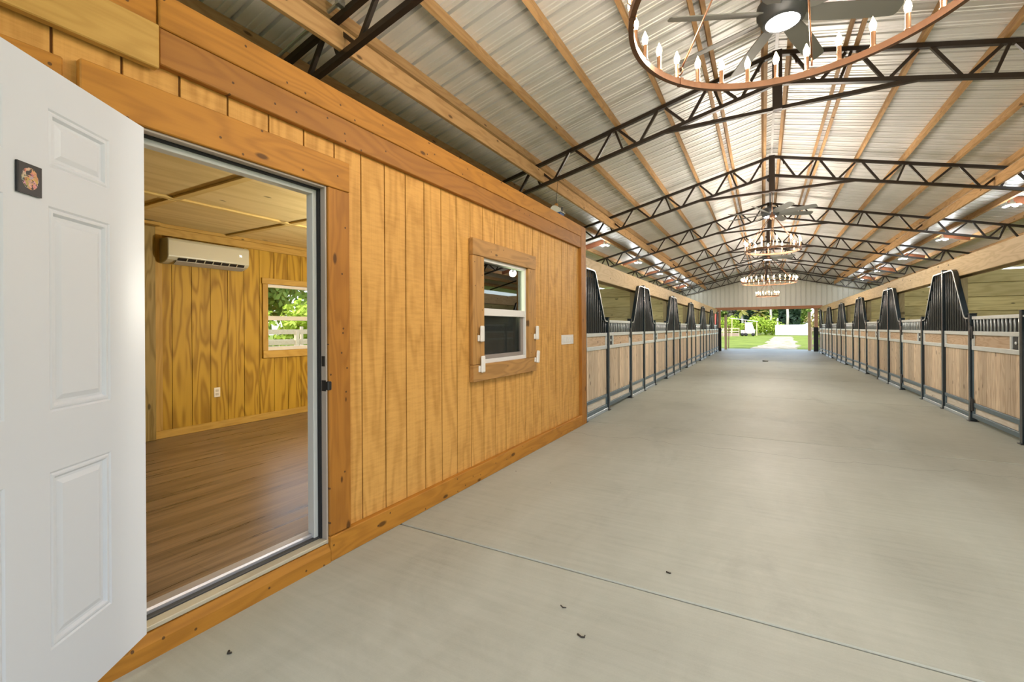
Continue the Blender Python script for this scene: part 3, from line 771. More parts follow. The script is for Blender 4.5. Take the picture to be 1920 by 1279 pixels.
# window_1 in the aisle wall
w1 = thing('window_1', (WX, 3.84, 1.0), 'x', 'window'); w1['kind'] = 'structure'; del w1['category']; w1['label'] = 'white framed sash window in the wooden aisle wall'
F2 = WX + .043
def kid(name, mat, parent, x0, x1, y0, y1, z0, z1, bev=.004):
    m = MB(); m.cbox(x0, x1, y0, y1, z0, z1, bev); return m.build(name, mat, parent)
kid('casing_head', W_WEATHER_Y, w1, F2-.04, F2+.004, 3.225, 4.457, 1.985, 2.132)
kid('casing_sill', W_WEATHER_Y, w1, F2-.04, F2+.004, 3.225, 4.457, .878, 1.026)
kid('casing_side', W_WEATHER_Z, w1, F2-.04, F2, 3.225, 3.408, 1.028, 1.983)
kid('casing_side', W_WEATHER_Z, w1, F2-.04, F2, 4.280, 4.457, 1.028, 1.983)
m = MB(); fx0, fx1 = WX-.07, WX+.012
m.cbox(fx0, fx1, 3.402, 3.43, 1.02, 1.99, .003); m.cbox(fx0, fx1, 4.255, 4.283, 1.02, 1.99, .003); m.cbox(fx0, fx1, 3.43, 4.255, 1.955, 1.99, .003); m.cbox(fx0, fx1, 3.43, 4.255, 1.02, 1.062, .003)
fr = m.build('window_frame', M_VINYL, w1)
m = MB(); m.cbox(WX-.045, WX+.004, 3.43, 4.255, 1.475, 1.53, .004); m.cbox(WX-.045, WX+.010, 3.43, 4.255, 1.462, 1.478, .002); m.build('meeting_rail', M_VINYL, w1)
m = MB(); x0, x1 = WX-.04, WX-.012
m.cbox(x0, x1, 3.43, 3.452, 1.062, 1.465, .002); m.cbox(x0, x1, 4.205, 4.255, 1.062, 1.465, .002); m.cbox(x0, x1, 3.452, 4.205, 1.062, 1.10, .002); m.build('screen_frame', M_GREYSASH, w1)
m = MB(); m.box(WX-.034, WX-.030, 3.43, 4.255, 1.53, 1.955); m.build('pane_upper', M_GLASS, w1)
m = MB(); m.box(WX-.056, WX-.052, 3.43, 4.255, 1.06, 1.475); m.build('pane_lower', M_GLASS, w1)
m = MB(); m.add([(WX-.026,3.452,1.10),(WX-.026,4.205,1.10),(WX-.026,4.205,1.462),(WX-.026,3.452,1.462)], [(0,1,2,3)]); m.build('insect_screen', M_SCREEN, w1)

# white clips around the window
def clip(y, z0, z1, tilt, lab):
    t = thing('window_clip', (F2, y, (z0+z1)/2), lab, 'clip', 'white clips on the window casing')
    m = MB(); m.cbox(F2+.012, F2+.034, y-.028, y+.028, z0+.0, z1, .008); m.build('body', M_PLASTIC, t)
    m = MB(); m.cbox(F2-.001, F2+.014, y-.045, y+.02, z0+.005, z0+(z1-z0)*.42, .005); m.build('base', M_PLASTIC, t)
    t.rotation_euler = (tilt, 0, 0)
clip(3.335, 1.226, 1.368, 0, 'white plastic clip on the left window casing, upper one')
clip(3.345, .955, 1.103, 0, 'white plastic clip at the lower left corner of the window')
clip(4.44, 1.22, 1.37, 0, 'white plastic clip on the right window casing, upper one')
clip(4.455, .965, 1.10, -.12, 'tilted white plastic clip at the lower right corner of the window')

# switch plate
t = thing('switch_plate', (WX, 5.46, 1.195), 'wide white plate of switches on the wooden wall beside the stalls', 'switch')
kid('plate', M_PLASTIC, t, WX, WX+.008, 5.262, 5.664, 1.135, 1.258, .003)
for i in range(7):
    y = 5.262 + .0287 + i*.0575
    kid('toggle', M_VINYL, t, WX+.006, WX+.014, y-.015, y+.015, 1.163, 1.230, .003)

# ------------------------------------------------------------------ the room behind the door
BX = -5.85; FZ = .145; CZ = 2.53
m = MB(); m.box(BX-.05, WX-.10, -1.0, 6.0, .02, FZ); struct(m.build('floor_room', M_LVP))
m = MB()
V2 = (3.705, 4.62, 1.065, 1.965)
def strips2(mm, y0, y1, z0, z1, x0, x1):
    a, b_, c, d = V2
    if a < y1 and b_ > y0 and c < z1 and d > z0:
        if y0 < a: strips2(mm, y0, a, z0, z1, x0, x1)
        if y1 > b_: strips2(mm, b_, y1, z0, z1, x0, x1)
        ya, yb = max(y0, a), min(y1, b_)
        if z0 < c: strips2(mm, ya, yb, z0, c, x0, x1)
        if z1 > d: strips2(mm, ya, yb, d, z1, x0, x1)
        return
    mm.box(x0, x1, y0, y1, z0, z1)
gs = [2.58 + .2032*i for i in range(-18, 18)]; ed = [-1.0] + [g for g in gs if -.95 < g < 5.95] + [6.0]
for p, q in zip(ed, ed[1:]): strips2(m, p+.003, q-.003, FZ, CZ, BX-.012, BX)
struct(m.build('wall_room_back', W_INNER))
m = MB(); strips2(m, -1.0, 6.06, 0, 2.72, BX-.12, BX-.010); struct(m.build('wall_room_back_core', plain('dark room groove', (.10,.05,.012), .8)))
m = MB(); m.box(BX, WX-.13, 5.96, 6.06, 0, 2.72); m.box(BX, WX-.13, -1.1, -1.0, 0, 2.72); struct(m.build('wall_room_ends', W_INNER))
m = MB(); m.box(BX-.1, WX-.13, -1.05, 6.05, CZ, CZ+.18); struct(m.build('ceiling_room', W_PLY))
m = MB(); m.box(BX-.12, WX, -1.1, 6.06, CZ+.18, CZ+.20); struct(m.build('ceiling_room_top', W_PART_Y))
def rtrim(name, mat, x0, x1, y0, y1, z0, z1): 
    m = MB(); m.cbox(x0, x1, y0, y1, z0, z1, .004); return struct(m.build(name, mat, loc=((x0+x1)/2, (y0+y1)/2, z0)))
rtrim('trim_room_batten_long', W_PLY_Y, -4.625, -4.555, -.98, 5.95, CZ-.02, CZ)
for i, y in enumerate((.85, 2.05, 3.18, 4.40, 5.6)):
    rtrim('trim_room_batten_%d' % (i+1), W_PLY_X, -4.55, WX-.14, y-.035, y+.035, CZ-.02, CZ)
    rtrim('trim_room_batten_%d' % (i+11), W_PLY_X, BX+.03, -4.63, y-.035, y+.035, CZ-.02, CZ)
rtrim('trim_room_crown', W_INNER_Y, BX, BX+.025, 2.41, 5.95, CZ-.125, CZ-.022)
rtrim('trim_room_crown_strip', W_INNER_Y, BX, BX+.05, 2.41, 5.95, CZ-.04, CZ)
rtrim('baseboard_room', W_INNER_Y, BX, BX+.03, 2.405, 5.95, FZ, FZ+.085)
rtrim('trim_room_corner', W_INNER_Z, BX, BX+.02, 2.41, 2.48, FZ+.085, CZ-.125)
m = MB(); m.cbox(BX, BX+.06, 2.22, 2.40, FZ, CZ-.05, .006); tag(m.build('timber_post', W_DARKPOST, loc=(BX+.03, 2.31, FZ)), 'dark olive timber post against the back wall of the room', 'post')
rtrim('trim_room_ledge', W_INNER_Y, BX, BX+.16, 1.9, 2.41, CZ-.05, CZ-.015)
# window_2 with the garden behind
w2 = thing('window_2', (BX, 4.16, 1.0), 'x', 'window'); w2['kind'] = 'structure'; del w2['category']; w2['label'] = 'white sash window in the back wall of the room'
y0, y1, z0, z1 = V2
kid('casing_side', W_INNER_Z, w2, BX, BX+.022, y0-.075, y0, z0, z1); kid('casing_side', W_INNER_Z, w2, BX, BX+.022, y1, y1+.075, z0, z1)
kid('casing_head', W_INNER_Y, w2, BX, BX+.024, y0-.085, y1+.085, z1, z1+.08); kid('casing_sill', W_INNER_Y, w2, BX, BX+.03, y0-.075, y1+.075, z0-.10, z0)
m = MB(); fx0, fx1 = BX-.09, BX-.01
m.cbox(fx0, fx1, y0, y0+.02, z0, z1, .003); m.cbox(fx0, fx1, y1-.02, y1, z0, z1, .003); m.cbox(fx0, fx1, y0, y1, z1-.04, z1, .003); m.cbox(fx0, fx1, y0, y1, z0, z0+.05, .003); m.build('window_frame', M_VINYL, w2)
m = MB(); m.cbox(BX-.07, BX-.02, y0+.02, y1-.02, 1.475, 1.535, .003); m.build('meeting_rail', M_VINYL, w2)
m = MB(); m.box(BX-.05, BX-.046, y0+.02, y1-.02, z0+.05, z1-.04); m.build('pane', M_CLEAR, w2)
# air conditioner
ac = thing('air_conditioner', (BX, 2.90, 2.1), 'ivory wall-mounted air conditioner high on the room wall', 'air conditioner')
ay0, ay1 = 2.455, 3.345; P = [(BX+.001,2.365),(BX+.17,2.365),(BX+.195,2.355),(BX+.205,2.33),(BX+.205,2.155),(BX+.18,2.125),(BX+.13,2.105),(BX+.07,2.09),(BX+.001,2.09)]
m = MB(); m.prism([(x, z) for x, z in P], ay0, ay1, 'Y'); bd = m.build('casing', M_AC, ac)
bv = bd.modifiers.new('b', 'BEVEL'); bv.width = .012; bv.segments = 3; bv.limit_method = 'ANGLE'
m = MB(); m.add([(BX+.2055,ay0+.10,2.152),(BX+.2055,ay1-.06,2.152),(BX+.178,ay1-.06,2.122),(BX+.178,ay0+.10,2.122)], [(0,1,2,3)])
for q in m.v: pass
m2 = MB(); m2.add([(x+.003, y, z-.003) for x, y, z in m.v], [(0,1,2,3)]); vent = m2.build('air_vent', M_BLACK, ac)
for i in range(1, 8):
    y = ay0+.10 + (ay1-ay0-.16)*i/8
    m = MB(); m.bar((BX+.211, y, 2.150), (BX+.183, y, 2.118), .010, .006, (1,0,0)); m.build('vane', M_AC, vent)
m = MB(); m.add([(BX+.183,ay0+.09,2.118),(BX+.183,ay1-.05,2.118),(BX+.12,ay1-.05,2.085),(BX+.12,ay0+.09,2.085),(BX+.183,ay0+.09,2.112),(BX+.183,ay1-.05,2.112),(BX+.12,ay1-.05,2.080),(BX+.12,ay0+.09,2.080)], [(0,1,2,3),(7,6,5,4),(0,4,5,1),(2,6,7,3),(1,5,6,2),(3,7,4,0)]); m.build('louver', M_ACGREY, ac)
cu = bpy.data.curves.new('display_digits', 'FONT'); cu.body = '76'; cu.size = .034; cu.align_x = 'CENTER'; cu.extrude = .0006
tmp = bpy.data.objects.new('digits_tmp', cu); COL.objects.link(tmp); dg = bpy.context.evaluated_depsgraph_get(); me = bpy.data.meshes.new_from_object(tmp.evaluated_get(dg)); bpy.data.objects.remove(tmp)
me.materials.clear(); me.materials.append(M_DISPLAY); to = bpy.data.objects.new('display_digits', me); COL.objects.link(to); to.parent = ac
to.matrix_local = Matrix.Translation(Vector((.2065, 3.235-2.90, 2.245-2.1))) @ Matrix(((0,0,1,0),(1,0,0,0),(0,1,0,0),(0,0,0,1)))
# outlet
t = thing('wall_outlet', (BX, 3.055, .58), 'small ivory power outlet low on the room wall', 'outlet')
kid('cover_plate', M_PLASTIC, t, BX, BX+.007, 3.02, 3.092, .525, .642, .003)
for z in (.562, .605): kid('socket', plain('ivory socket', (.5,.47,.40), .5), t, BX+.004, BX+.010, 3.038, 3.074, z-.015, z+.015, .004)
# floor lamp added out of sight to brighten the room's ceiling and wall
FX, FY = -2.95, 4.1
t = thing('added_floor_lamp', (FX, FY, FZ), 'added floor lamp brightening the wooden room, unseen behind the door jamb', 'lamp')
m = MB(); m.smooth = True; m.lathe([(0,0),(.14,0),(.14,.012),(.03,.025),(0,.025)], (FX,FY,FZ), 24); m.build('base', M_FANBODY, t)
m = MB(); m.smooth = True; m.tube([(FX,FY,FZ+.02), (FX,FY,1.42)], .011, 10); m.build('pole', M_FANBODY, t)
m = MB(); m.smooth = True; m.lathe([(.02,1.40),(.08,1.43),(.115,1.50),(.115,1.54),(.08,1.61),(0,1.635)], (FX,FY,0), 24); m.build('globe', M_ADDEDLAMP, t)

# ------------------------------------------------------------------ chandeliers
def candle_bulb():
    return [(0,.0),(.010,.002),(.013,.012),(.0175,.030),(.016,.045),(.009,.062),(.003,.078),(0,.084)]
def make_chandelier(r, n, nrod, phase, rodphase, label, loc, sleeve=.085):
    t = thing('chandelier', loc, label, 'chandelier', 'ring chandeliers with candle bulbs'); x, y, z = loc
    m = MB(); N = 96; v = []
    for i in range(N):
        a = 2*PI*i/N; c, s = math.cos(a), math.sin(a)
        for rr, dz in ((r-.013,0),(r+.013,0),(r+.013,.036),(r-.013,.036)): v.append((x+rr*c, y+rr*s, z+dz-.036))
    f = []
    for i in range(N):
        j = (i+1) % N
        for k in range(4): k2 = (k+1) % 4; f.append((i*4+k, i*4+k2, j*4+k2, j*4+k))
    m.add(v, f); m.build('ring', M_BRONZE, t)
    hub = z + .84 if r > .6 else z + .62
    for i in range(nrod):
        a = rodphase + 2*PI*i/nrod; p = Vector((x+r*math.cos(a), y+r*math.sin(a), z+.05)); q = Vector((x+.04*math.cos(a), y+.04*math.sin(a), hub))
        m = MB(); m.smooth = True; m.tube([p, q], .0055, 7)
        rd = m.build('rod', M_BRONZE, t)
        m = MB(); m.smooth = True; c = Vector((math.cos(a), math.sin(a), 0)); tg = Vector((-math.sin(a), math.cos(a), 0))
        m.tube([p + (c*math.cos(b)+Vector((0,0,1))*math.sin(b))*.022 for b in [2*PI*k/12 for k in range(13)]], .004, 5, cap=False); m.build('hook', M_BRONZE, rd)
        m = MB(); w = c*.019; m.bar(p - Vector((0,0,.088)), p - Vector((0,0,.045)), .022, .034, tuple(c)); m.build('strap', M_BRONZE, rd)
    m = MB(); m.smooth = True; m.lathe([(0,-.06),(.02,-.05),(.05,-.02),(.05,.02),(.02,.05),(.012,.09)], (x,y,hub), 16); m.build('hub', M_BRONZE, t)
    m = MB(); m.smooth = True; m.tube([(x,y,hub+.05), (x,y,3.885)], .008, 8); m.build('hanger', M_BRONZE, t)
    for i in range(n):
        a = phase + 2*PI*i/n; p = Vector((x+r*math.cos(a), y+r*math.sin(a), z))
        m = MB(); m.smooth = True; m.lathe([(.017,0),(.017,.006),(.0125,.010),(.0125,sleeve),(.0115,sleeve+.003)], p, 10); cd = m.build('candle', M_SLEEVE, t)
        m = MB(); m.smooth = True; m.lathe([(a_, b_+sleeve+.002) for a_, b_ in candle_bulb()], p, 10); m.build('bulb', M_BULB, cd)
    return t
rad = math.radians
make_chandelier(.755, 30, 6, rad(0), rad(22), 'huge bronze ring chandelier hanging close to the camera at top right', (.157, 2.47, 2.87))
make_chandelier(.46, 12, 6, rad(8), rad(25), 'small bronze ring chandelier under the second fan lamp down the aisle', (.16, 9.80, 2.80), .12)
make_chandelier(.80, 30, 6, rad(4), rad(20), 'wide glowing ring chandelier far down the aisle before the gable', (.17, 17.14, 2.82))
make_chandelier(.47, 12, 6, rad(8), rad(25), 'farthest small ring chandelier hanging above the far opening', (.185, 24.4, 2.82), .12)

# ------------------------------------------------------------------ ceiling fans
def make_fan(loc, label):
    t = thing('ceiling_fan', loc, label, 'fan', 'eight-blade fans with white lamps'); x, y, z = loc
    m = MB(); m.smooth = True; m.lathe([(.132,.004),(.155,.012),(.165,.05),(.185,.07),(.185,.15),(.15,.19),(.06,.22),(.03,.25),(.0,.25)], loc, 32); m.build('motor_housing', M_FANBODY, t)
    m = MB(); m.smooth = True; m.lathe([(0,-.006),(.07,-.004),(.12,.003),(.134,.014)], loc, 32); m.build('lamp', M_FANLIGHT, t)
    m = MB(); m.smooth = True; m.tube([(x,y,z+.24), (x,y,4.66)], .014, 10); m.build('downrod', M_FANBODY, t)
    m = MB(); m.smooth = True; m.lathe([(.02,-.10),(.06,-.06),(.07,0)], (x,y,4.68), 16); m.build('canopy', M_FANBODY, t)
    for i in range(8):
        a = rad(25+45*i); d = Vector((math.cos(a), math.sin(a), 0)); s = Vector((-math.sin(a), math.cos(a), 0)); up = Vector((0,0,1))
        s2 = (s*math.cos(rad(20)) - up*math.sin(rad(20))); n = d.cross(s2)
        m = MB(); v = []; P = []
        for q, w in ((.17,.05),(.22,.066),(.4,.074),(.65,.072),(.85,.066),(.885,.058),(.90,.035)):
            c = Vector((x,y,z+.075)) + d*q; P.append((c, w))
        for c, w in P: v += [c-s2*w-n*.004, c+s2*w-n*.004, c+s2*w+n*.004, c-s2*w+n*.004]
        f = []
        for k in range(len(P)-1):
            for j in range(4): j2 = (j+1) % 4; f.append((k*4+j, k*4+j2, (k+1)*4+j2, (k+1)*4+j))
        f += [(3,2,1,0), tuple((len(P)-1)*4+j for j in range(4))]
        m.add(v, f); m.build('blade', M_BLADE, t)
    return t
fn = make_fan((.15, 4.25, 3.80), 'large grey fan with a round white lamp at the top right, nearest')
copy_tree(fn, loc=(.152, 11.6, 3.80), label='second grey fan with a white lamp, above the small chandelier down the aisle')
copy_tree(fn, loc=(.155, 18.95, 3.80), label='farthest grey fan with a white lamp, above the wide glowing chandelier')

# hanging house shaped ornament
t = thing('hanging_birdhouse', (-2.62, 6.05, 2.86), 'white and blue house-shaped ornament hanging on a cord above the room wall', 'ornament')
x, y, z = -2.62, 6.05, 2.86
m = MB(); m.prism([(x-.085,z),(x+.085,z),(x+.085,z+.11),(x-.085,z+.11)], y-.07, y+.07, 'Y'); bh = m.build('body', plain('white ornament', (.74,.75,.70), .5), t)
m = MB(); m.box(x-.088, x+.088, y-.073, y+.073, z+.10, z+.15); m.build('band', plain('blue band', (.02,.09,.28), .5), t)
m = MB(); m.prism([(x-.11,z+.15),(x+.11,z+.15),(x+.03,z+.25),(x-.03,z+.25)], y-.09, y+.09, 'Y'); m.build('roof', plain('cream roof', (.78,.78,.68), .5), t)
m = MB(); m.smooth = True; m.lathe([(0,0),(.02,.006),(.028,.028),(.02,.05),(0,.058)], (x,y,z+.25), 12); m.build('wooden_ball', plain('amber ball', (.42,.20,.05), .5), t)
m = MB(); m.box(x+.08, x+.095, y-.01, y+.01, z+.17, z+.235); m.build('chimney', M_BLACK, t)
m = MB(); m.tube([(x,y,z+.305), (x,y,z+.40)], .006, 6); m.tube([(x,y,z+.40), (x, 6.12, zbot(RX-x)+.01)], .003, 5); m.build('cord', M_BLACK, t)

# bits of debris on the slab
def twig(pts, r, lab):
    m = MB(); m.smooth = True; m.tube([(px, py, r) for px, py in pts], r, 6, r*.7); tag(m.build('twig', plain('dark twig', (.03,.022,.015), .8), loc=(pts[0][0], pts[0][1], 0)), lab, 'twig', 'bits of debris on the concrete')
twig([(-.715,1.855),(-.695,1.845),(-.682,1.850),(-.684,1.862)], .004, 'small dark hooked twig lying on the near concrete slab')
twig([(-.47,2.562),(-.452,2.556),(-.445,2.56)], .004, 'tiny dark bit beside the nearest concrete joint')
twig([(-1.95,1.06),(-1.94,1.05),(-1.93,1.06)], .005, 'dark crumb on the concrete by the door step')
twig([(-.02,20.2),(.07,20.15),(.16,20.22)], .02, 'dark lump on the concrete far down the aisle')
twig([(-.86,2.01),(-.845,2.0),(-.83,2.006)], .003, 'thin dark leaf scrap on the slab left of the twig')

# ------------------------------------------------------------------ outdoors
def foliage(m, c, r, n, size, seed):
    g = random.Random(seed); c = Vector(c)
    lumps = [(c + Vector((g.uniform(-1,1)*r[0]*.6, g.uniform(-1,1)*r[1]*.6, g.uniform(-1,1)*r[2]*.6)), g.uniform(.35,.6)) for _ in range(20)]
    for _ in range(n):
        lc, ls = g.choice(lumps); d = Vector((g.gauss(0,1), g.gauss(0,1), g.gauss(0,1))).normalized()
        p = lc + Vector((d.x*r[0], d.y*r[1], d.z*r[2]))*ls*g.uniform(.8,1.05)
        a = (d + Vector((g.uniform(-1,1), g.uniform(-1,1), g.uniform(-.3,1)))*.8).normalized(); e = a.orthogonal().normalized(); q = Matrix.Rotation(g.uniform(0,6.28), 3, a) @ e; w = a.cross(q); s = size*g.uniform(.6,1.4)
        m.add([p-q*s-w*s*.3, p+q*s*.1-w*s*.55, p+q*s, p+q*s*.1+w*s*.55], [(0,1,2,3)])
def tree(x, y, h, r, lf, bark, seed, label, n=1500, base=.25, size=.35, group='trees beyond the barn'):
    t = thing('tree', (x, y, -.05), label, 'tree', group)
    m = MB(); foliage(m, (x, y, h*(1+base)/2), (r, r, h*(1-base)/2), n, size, seed); m.build('crown', lf, t, recalc=False)
    m = MB(); m.smooth = True; g = random.Random(seed); m.tube([(x,y,-.05), (x+g.uniform(-.2,.2),y,h*.35), (x+g.uniform(-.3,.3),y,h*.75)], .16+.015*h, 8, .06); m.build('trunk', bark, t)
def bush(x, y, h, rx, ry, lf, seed, label, n=1500, size=.2):
    m = MB(); foliage(m, (x, y, h*.5), (rx, ry, h*.5), n, size, seed); tag(m.build('bush', lf, loc=(x,y,-.05), recalc=False), label, 'bush', 'bushes outdoors')
def palm(x, y, h, seed, label, n=14, fr=2.2, bark=None):
    t = thing('palm_tree', (x, y, -.05), label, 'palm', 'palms beyond the barn'); g = random.Random(seed)
    m = MB(); m.smooth = True; m.tube([(x,y,-.05), (x+.1,y,h*.5), (x,y,h)], .24, 8, .17); m.build('trunk', bark or M_BARK, t)
    m = MB()
    for i in range(n):
        a = 2*PI*i/n + g.uniform(-.2,.2); el = g.uniform(-.5,1.1); L = fr*g.uniform(.8,1.1); d = Vector((math.cos(a),math.sin(a),0)); prev = Vector((x,y,h)); pts = [prev]
        for k in range(1, 6): pts.append(Vector((x,y,h)) + d*L*k/5*math.cos(el*.6) + Vector((0,0,1))*(math.sin(el)*L*k/5 - .9*(k/5)**2*L*.55))
        s = Vector((-math.sin(a), math.cos(a), 0)); v = []
        for k, p in enumerate(pts): w = .32*math.sin(PI*(k+.6)/6.2); v += [p-s*w-Vector((0,0,w*.5)), p, p+s*w-Vector((0,0,w*.5))]
        m.add(v, [q for k in range(5) for q in ((3*k,3*k+1,3*k+4,3*k+3), (3*k+1,3*k+2,3*k+5,3*k+4))])
    m.build('fronds', L_PALM, t, recalc=False)
kinds = [(L_MID,'mid green leafy'), (L_GREY,'grey mossy'), (L_DARK,'dark green dense'), (L_OLIVE,'olive yellow'), (L_BRIGHT,'bright green airy')]
spots = [(-11.5,96,9,3.2,4), (-8.6,104,11,3.4,0), (-6.0,110,12,3.4,1), (-3.4,102,9,2.6,2), (-1.0,113,13,3.6,1), (1.6,108,11,2.8,0), (4.3,100,8.2,2.7,2), (6.8,114,12,3.2,0), (10.4,101,9,2.8,3), (12.9,110,11,3.0,4), (15.2,102,9,3.4,3), (18.5,108,12,3.8,0), (-15,110,12,4,0)]
for i, (x, y, h, r, k) in enumerate(spots):
    tree(x, y, h, r*.68, kinds[k][0], M_BARKD if k != 1 else M_BARK, 100+i, '%s tree in the far tree line, number %d from the left' % (kinds[k][1], i+1 if i < 12 else 0) if i < 12 else 'tall green tree at the far left end of the tree line', n=2800, base=.05, size=.5)
bush(.2, 90, 3.3, 2.6, 1.8, L_BRIGHT, 31, 'big rounded bright green bush between the cart and the white tank', 2600, .2)
bush(-5.2, 94, 3.6, 1.7, 1.4, L_BRIGHT, 32, 'bright green bush behind the cream rail fence', 1400, .2)
bush(-3.75, 89.0, 2.3, 1.0, .8, L_BRIGHT, 37, 'low green bush behind the small cart', 900, .2)
bush(10.2, 95, 4.2, 3.6, 1.8, L_OLIVE, 33, 'olive yellow bamboo thicket behind the white tank', 2600, .28)
palm(-3.55, 97, 4.6, 41, 'palm with a pale straight trunk above the lean-to roof', 10, 1.4)
palm(-.6, 99, 4.2, 42, 'small palm with orange fronds behind the bright bush', 16, 1.7)
palm(1.2, 96, 6.2, 43, 'tall slim palm trunk right of the orange palm', 10, 1.6)
palm(3.75, 94, 6.6, 44, 'thick pale palm trunk rising behind the white tank', 12, 1.6)
# white tank
t = thing('storage_tank', (4.1, 86, 0), 'long white tank box standing on the grass beyond the barn', 'tank')
m = MB(); m.cbox(1.75, 6.45, 85.4, 86.8, .0, 1.72, .08); m.build('body', plain('white tank', (.80,.81,.84), .5, 0, .3, .06), t)
m = MB(); m.smooth = True; m.tube([(2.1,86,1.7), (2.1,86,2.15)], .08, 8); m.build('vent_pipe', M_WHITE, t)
# utility cart
t = thing('utility_cart', (-2.1, 80, 0), 'small beige utility cart with a tall cab parked on the grass', 'cart'); cm = plain('beige cart paint', (.52,.44,.40), .5)
m = MB(); m.prism([(-2.45,.35),(-1.15,.35),(-1.05,.85),(-1.25,1.15),(-1.50,2.05),(-2.45,2.05)], 79.4, 80.6, 'Y'); m.build('cab', cm, t)
m = MB(); m.cbox(-2.55, -1.40, 79.35, 80.65, 2.05, 2.12, .02); m.cbox(-2.46, -1.55, 79.385, 79.41, 1.72, 1.80, .005); m.build('roof', M_WHITE, t)
m = MB(); m.cbox(-3.10, -2.48, 79.45, 80.55, .40, .90, .03); m.build('bed', cm, t)
m = MB(); m.cbox(-2.05, -1.65, 79.36, 79.40, .45, .85, .01); m.build('side_box', M_WHITE, t)
m = MB(); m.add([(-2.38,79.385,1.15),(-1.62,79.385,1.15),(-1.72,79.385,1.68),(-2.38,79.385,1.68)], [(0,1,2,3)]); m.build('side_window', plain('grey cart window', (.42,.38,.40), .2), t)
for x in (-2.85, -2.35, -1.35):
    m = MB(); m.smooth = True; m.tube([(x,79.38,.22), (x,79.62,.22)], .26, 14); m.build('wheel', M_RUBBER, t)
# lean-to roof
t = thing('lean_to_shed', (-2.6, 86, 0), 'open lean-to shed with a pale sloping roof behind the cart', 'shed')
m = MB(); m.bar((-4.9,86,2.95), (-.75,86,2.30), 3.0, .08, (0,0,1)); m.build('roof', M_ROOF, t)
for x, h in ((-4.6,2.85), (-2.6,2.55), (-.9,2.28)):
    m = MB(); m.box(x-.06, x+.06, 84.7, 84.82, -.05, h); m.build('post', W_CREAM_Z, t)
# fences
def fence(x0, x1, y, zs, step, name, lab, ax='X', h=1.3):
    t = thing('rail_fence', ((x0+x1)/2, y, -.05) if ax == 'X' else (y, (x0+x1)/2, -.05), lab, 'fence', 'rail fences outdoors')
    P = (lambda a, z: (a, y, z)) if ax == 'X' else (lambda a, z: (y, a, z))
    for z in zs:
        m = MB(); m.bar(P(x0,z), P(x1,z), .04, .14); m.build('rail', W_FENCE, t)
    a = x0
    while a <= x1 + .01:
        m = MB(); m.bar(P(a,-.05), P(a,h), .11, .11); m.build('post', W_FENCE, t); a += step
fence(-6.6, -3.3, 79, (.72, 1.15), 1.1, 'f', 'cream rail fence left of the small cart', h=1.25)
fence(6.9, 16.5, 88, (.75, 1.15), 2.4, 'f', 'pale rail fence right of the white tank')
fence(2.62, 7.0, 33.6, (.18, .62, 1.2), 2.2, 'f', 'short rail fence just outside the far opening on the right')
m = MB(); m.box(-8.2, -3.4, 79.6, 81.5, -.05, .45); struct(m.build('ground_bank', plain('pinkish dirt bank', (.42,.31,.25), .9, 0, .1, .2)))
t = thing('red_shed', (-5.9, 60, 0), 'red metal shed wall glimpsed left of the far opening', 'shed')
m = MB(); m.box(-9, -4.7, 60, 63, -.05, 3.4); m.build('body', plain('red shed metal', (.42,.07,.05), .5), t)
m = MB(); m.bar((-9.1,61.5,3.45), (-4.55,61.5,3.45), 3.3, .1); m.build('roof', M_GABLE, t)
# garden beyond the room window (to the left of the barn)
fence(6.0, 26.0, -13.0, (.55, .95, 1.28), 1.6, 'f', 'pale three-rail fence seen through the room window, nearer one', 'Y')
fence(8.0, 34.0, -19.0, (.85, 1.30), 1.9, 'f', 'pale two-rail fence seen through the room window, farther one', 'Y', 1.5)
gx = [(-43,23,14,4,2,'tall dark tree farthest back in the room window view'), (-33,10,9,3,2,'dark green tree, leftmost seen through the room window'), (-29,17.5,9,3.2,0,'mid green tree in the middle of the room window view'), (-31,26,10,3.2,1,'grey mossy tree seen through the room window'), (-28,34,9,3.2,0,'mid green tree at the right of the room window view')]
for i, (x, y, h, r, k, lab) in enumerate(gx): tree(x, y, h, r, kinds[k][0], M_BARK, 200+i, lab, 2600, .05, .3, 'trees seen through the room window')
for i, (x, y) in enumerate(((-23.5,17.2), (-24,21), (-23,12.5))): bush(x, y, 3.0, 1.9, 1.6, L_BRIGHT, 60+i, 'bright green bush behind the fences in the room window, %s' % ('middle one', 'right one', 'left one')[i], 2200, .16)
palm(-25.5, 15.2, 9.5, 71, 'pale slim tree trunk seen in the room window', 10, 1.8)

# ------------------------------------------------------------------ light
w = bpy.data.worlds.new('World'); sc.world = w; w.use_nodes = True; nt = w.node_tree; nt.nodes.clear()
sky = nt.nodes.new('ShaderNodeTexSky'); sky.sky_type = 'NISHITA'; sky.sun_disc = False; sky.sun_elevation = rad(50); sky.sun_rotation = rad(200); sky.altitude = 0; sky.dust_density = 2.0
bg = nt.nodes.new('ShaderNodeBackground'); bg.inputs[1].default_value = .86; ow = nt.nodes.new('ShaderNodeOutputWorld')
mxw = nt.nodes.new('ShaderNodeMix'); mxw.data_type = 'RGBA'; mxw.inputs[0].default_value = .5; mxw.inputs[7].default_value = (2.5,2.55,2.6,1); nt.links.new(sky.outputs[0], mxw.inputs[6]); nt.links.new(mxw.outputs[2], bg.inputs[0]); nt.links.new(bg.outputs[0], ow.inputs[0])
sd = bpy.data.lights.new('sun', 'SUN'); sd.energy = 3.4; sd.angle = rad(1.5); sd.color = (1,.96,.9)
so = bpy.data.objects.new('sun', sd); COL.objects.link(so); so.location = (20,-30,40)
so.rotation_euler = Vector((-.40, .50, -1.2)).to_track_quat('-Z','Y').to_euler()
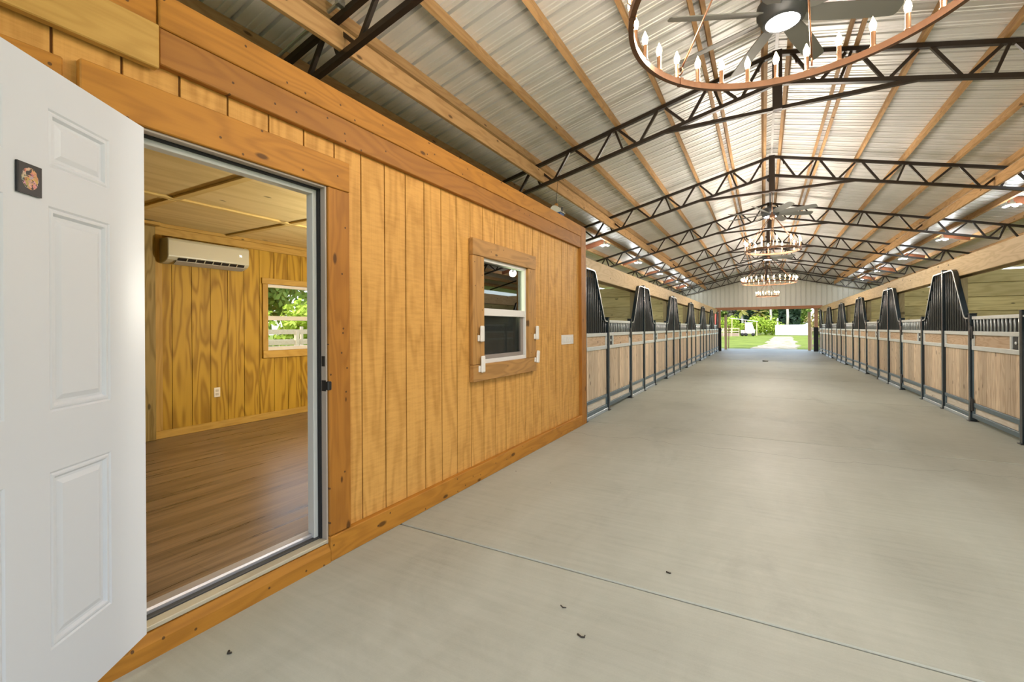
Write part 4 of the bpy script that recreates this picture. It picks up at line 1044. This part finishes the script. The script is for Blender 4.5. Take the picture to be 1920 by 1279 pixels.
# the lamps' own light
def lamp(name, kind, loc, e, col, size=.1, rot=(0,0,0)):
    l = bpy.data.lights.new(name, kind); l.energy = e; l.color = col
    if kind == 'AREA': l.shape = 'DISK'; l.size = size
    else: l.shadow_soft_size = size
    o = bpy.data.objects.new(name, l); COL.objects.link(o); o.location = loc; o.rotation_euler = rot; return o
WARM = (1,.90,.79); COOL = (1,.99,.98)
for (x, y, z, r, e) in ((.157,2.47,3.05,.755,125), (.16,9.8,3.0,.46,175), (.17,17.14,3.0,.8,160), (.185,24.4,3.0,.47,115)):
    for i in range(6):
        a = 2*PI*(i+.5)/6
        lamp('chandelier_light', 'POINT', (x+r*math.cos(a), y+r*math.sin(a), z), e/6, WARM, .05)
for y in (4.25, 11.6, 18.95): lamp('fan_light', 'AREA', (.15, y, 3.785), 34, COOL, .26)
for s in (-1, 1):
    for k, y in enumerate([4.33, 8.0, 11.66, 15.33, 18.99, 22.65, 26.3]):
        if s == -1 and k < 2: continue
        lamp('cluster_light', 'POINT', (RX+s*3.83, y, 3.50), 22, (.93,.97,1), .14)
lamp('room_fill_light', 'POINT', (-2.95, 4.1, 1.70), 205, (1,.94,.80), .06)  # fill light of the added floor lamp

# ------------------------------------------------------------------ camera
cd = bpy.data.cameras.new('camera'); cam = bpy.data.objects.new('camera', cd); COL.objects.link(cam)
cd.sensor_fit = 'HORIZONTAL'; cd.sensor_width = 36; cd.lens = 844.2137*36/1920; cd.shift_y = -(639.5-616.556)/1920; cd.clip_end = 400; cd.clip_start = .05
cam.matrix_world = Matrix.Translation((0,0,1.34)) @ (Matrix.Rotation(.508683, 4, 'Z') @ Matrix.Rotation(PI/2, 4, 'X') @ Matrix.Rotation(-.0059109, 4, 'Z'))
sc.camera = cam
sc.view_settings.view_transform = 'Standard'; sc.view_settings.look = 'None'; sc.view_settings.gamma = 1; sc.view_settings.use_curve_mapping = False
sc.view_settings.exposure = 0.08
sc.cycles.max_bounces = 6; sc.cycles.diffuse_bounces = 3; sc.cycles.glossy_bounces = 3; sc.cycles.transmission_bounces = 4; sc.cycles.transparent_max_bounces = 8
sc.cycles.caustics_reflective = False; sc.cycles.caustics_refractive = False; sc.cycles.sample_clamp_indirect = 6; sc.cycles.sample_clamp_direct = 0
sc.cycles.use_denoising = True; sc.cycles.use_adaptive_sampling = True; sc.cycles.adaptive_threshold = .04; sc.cycles.use_light_tree = True
for o in bpy.data.objects:
    if '_base' in o: del o['_base']
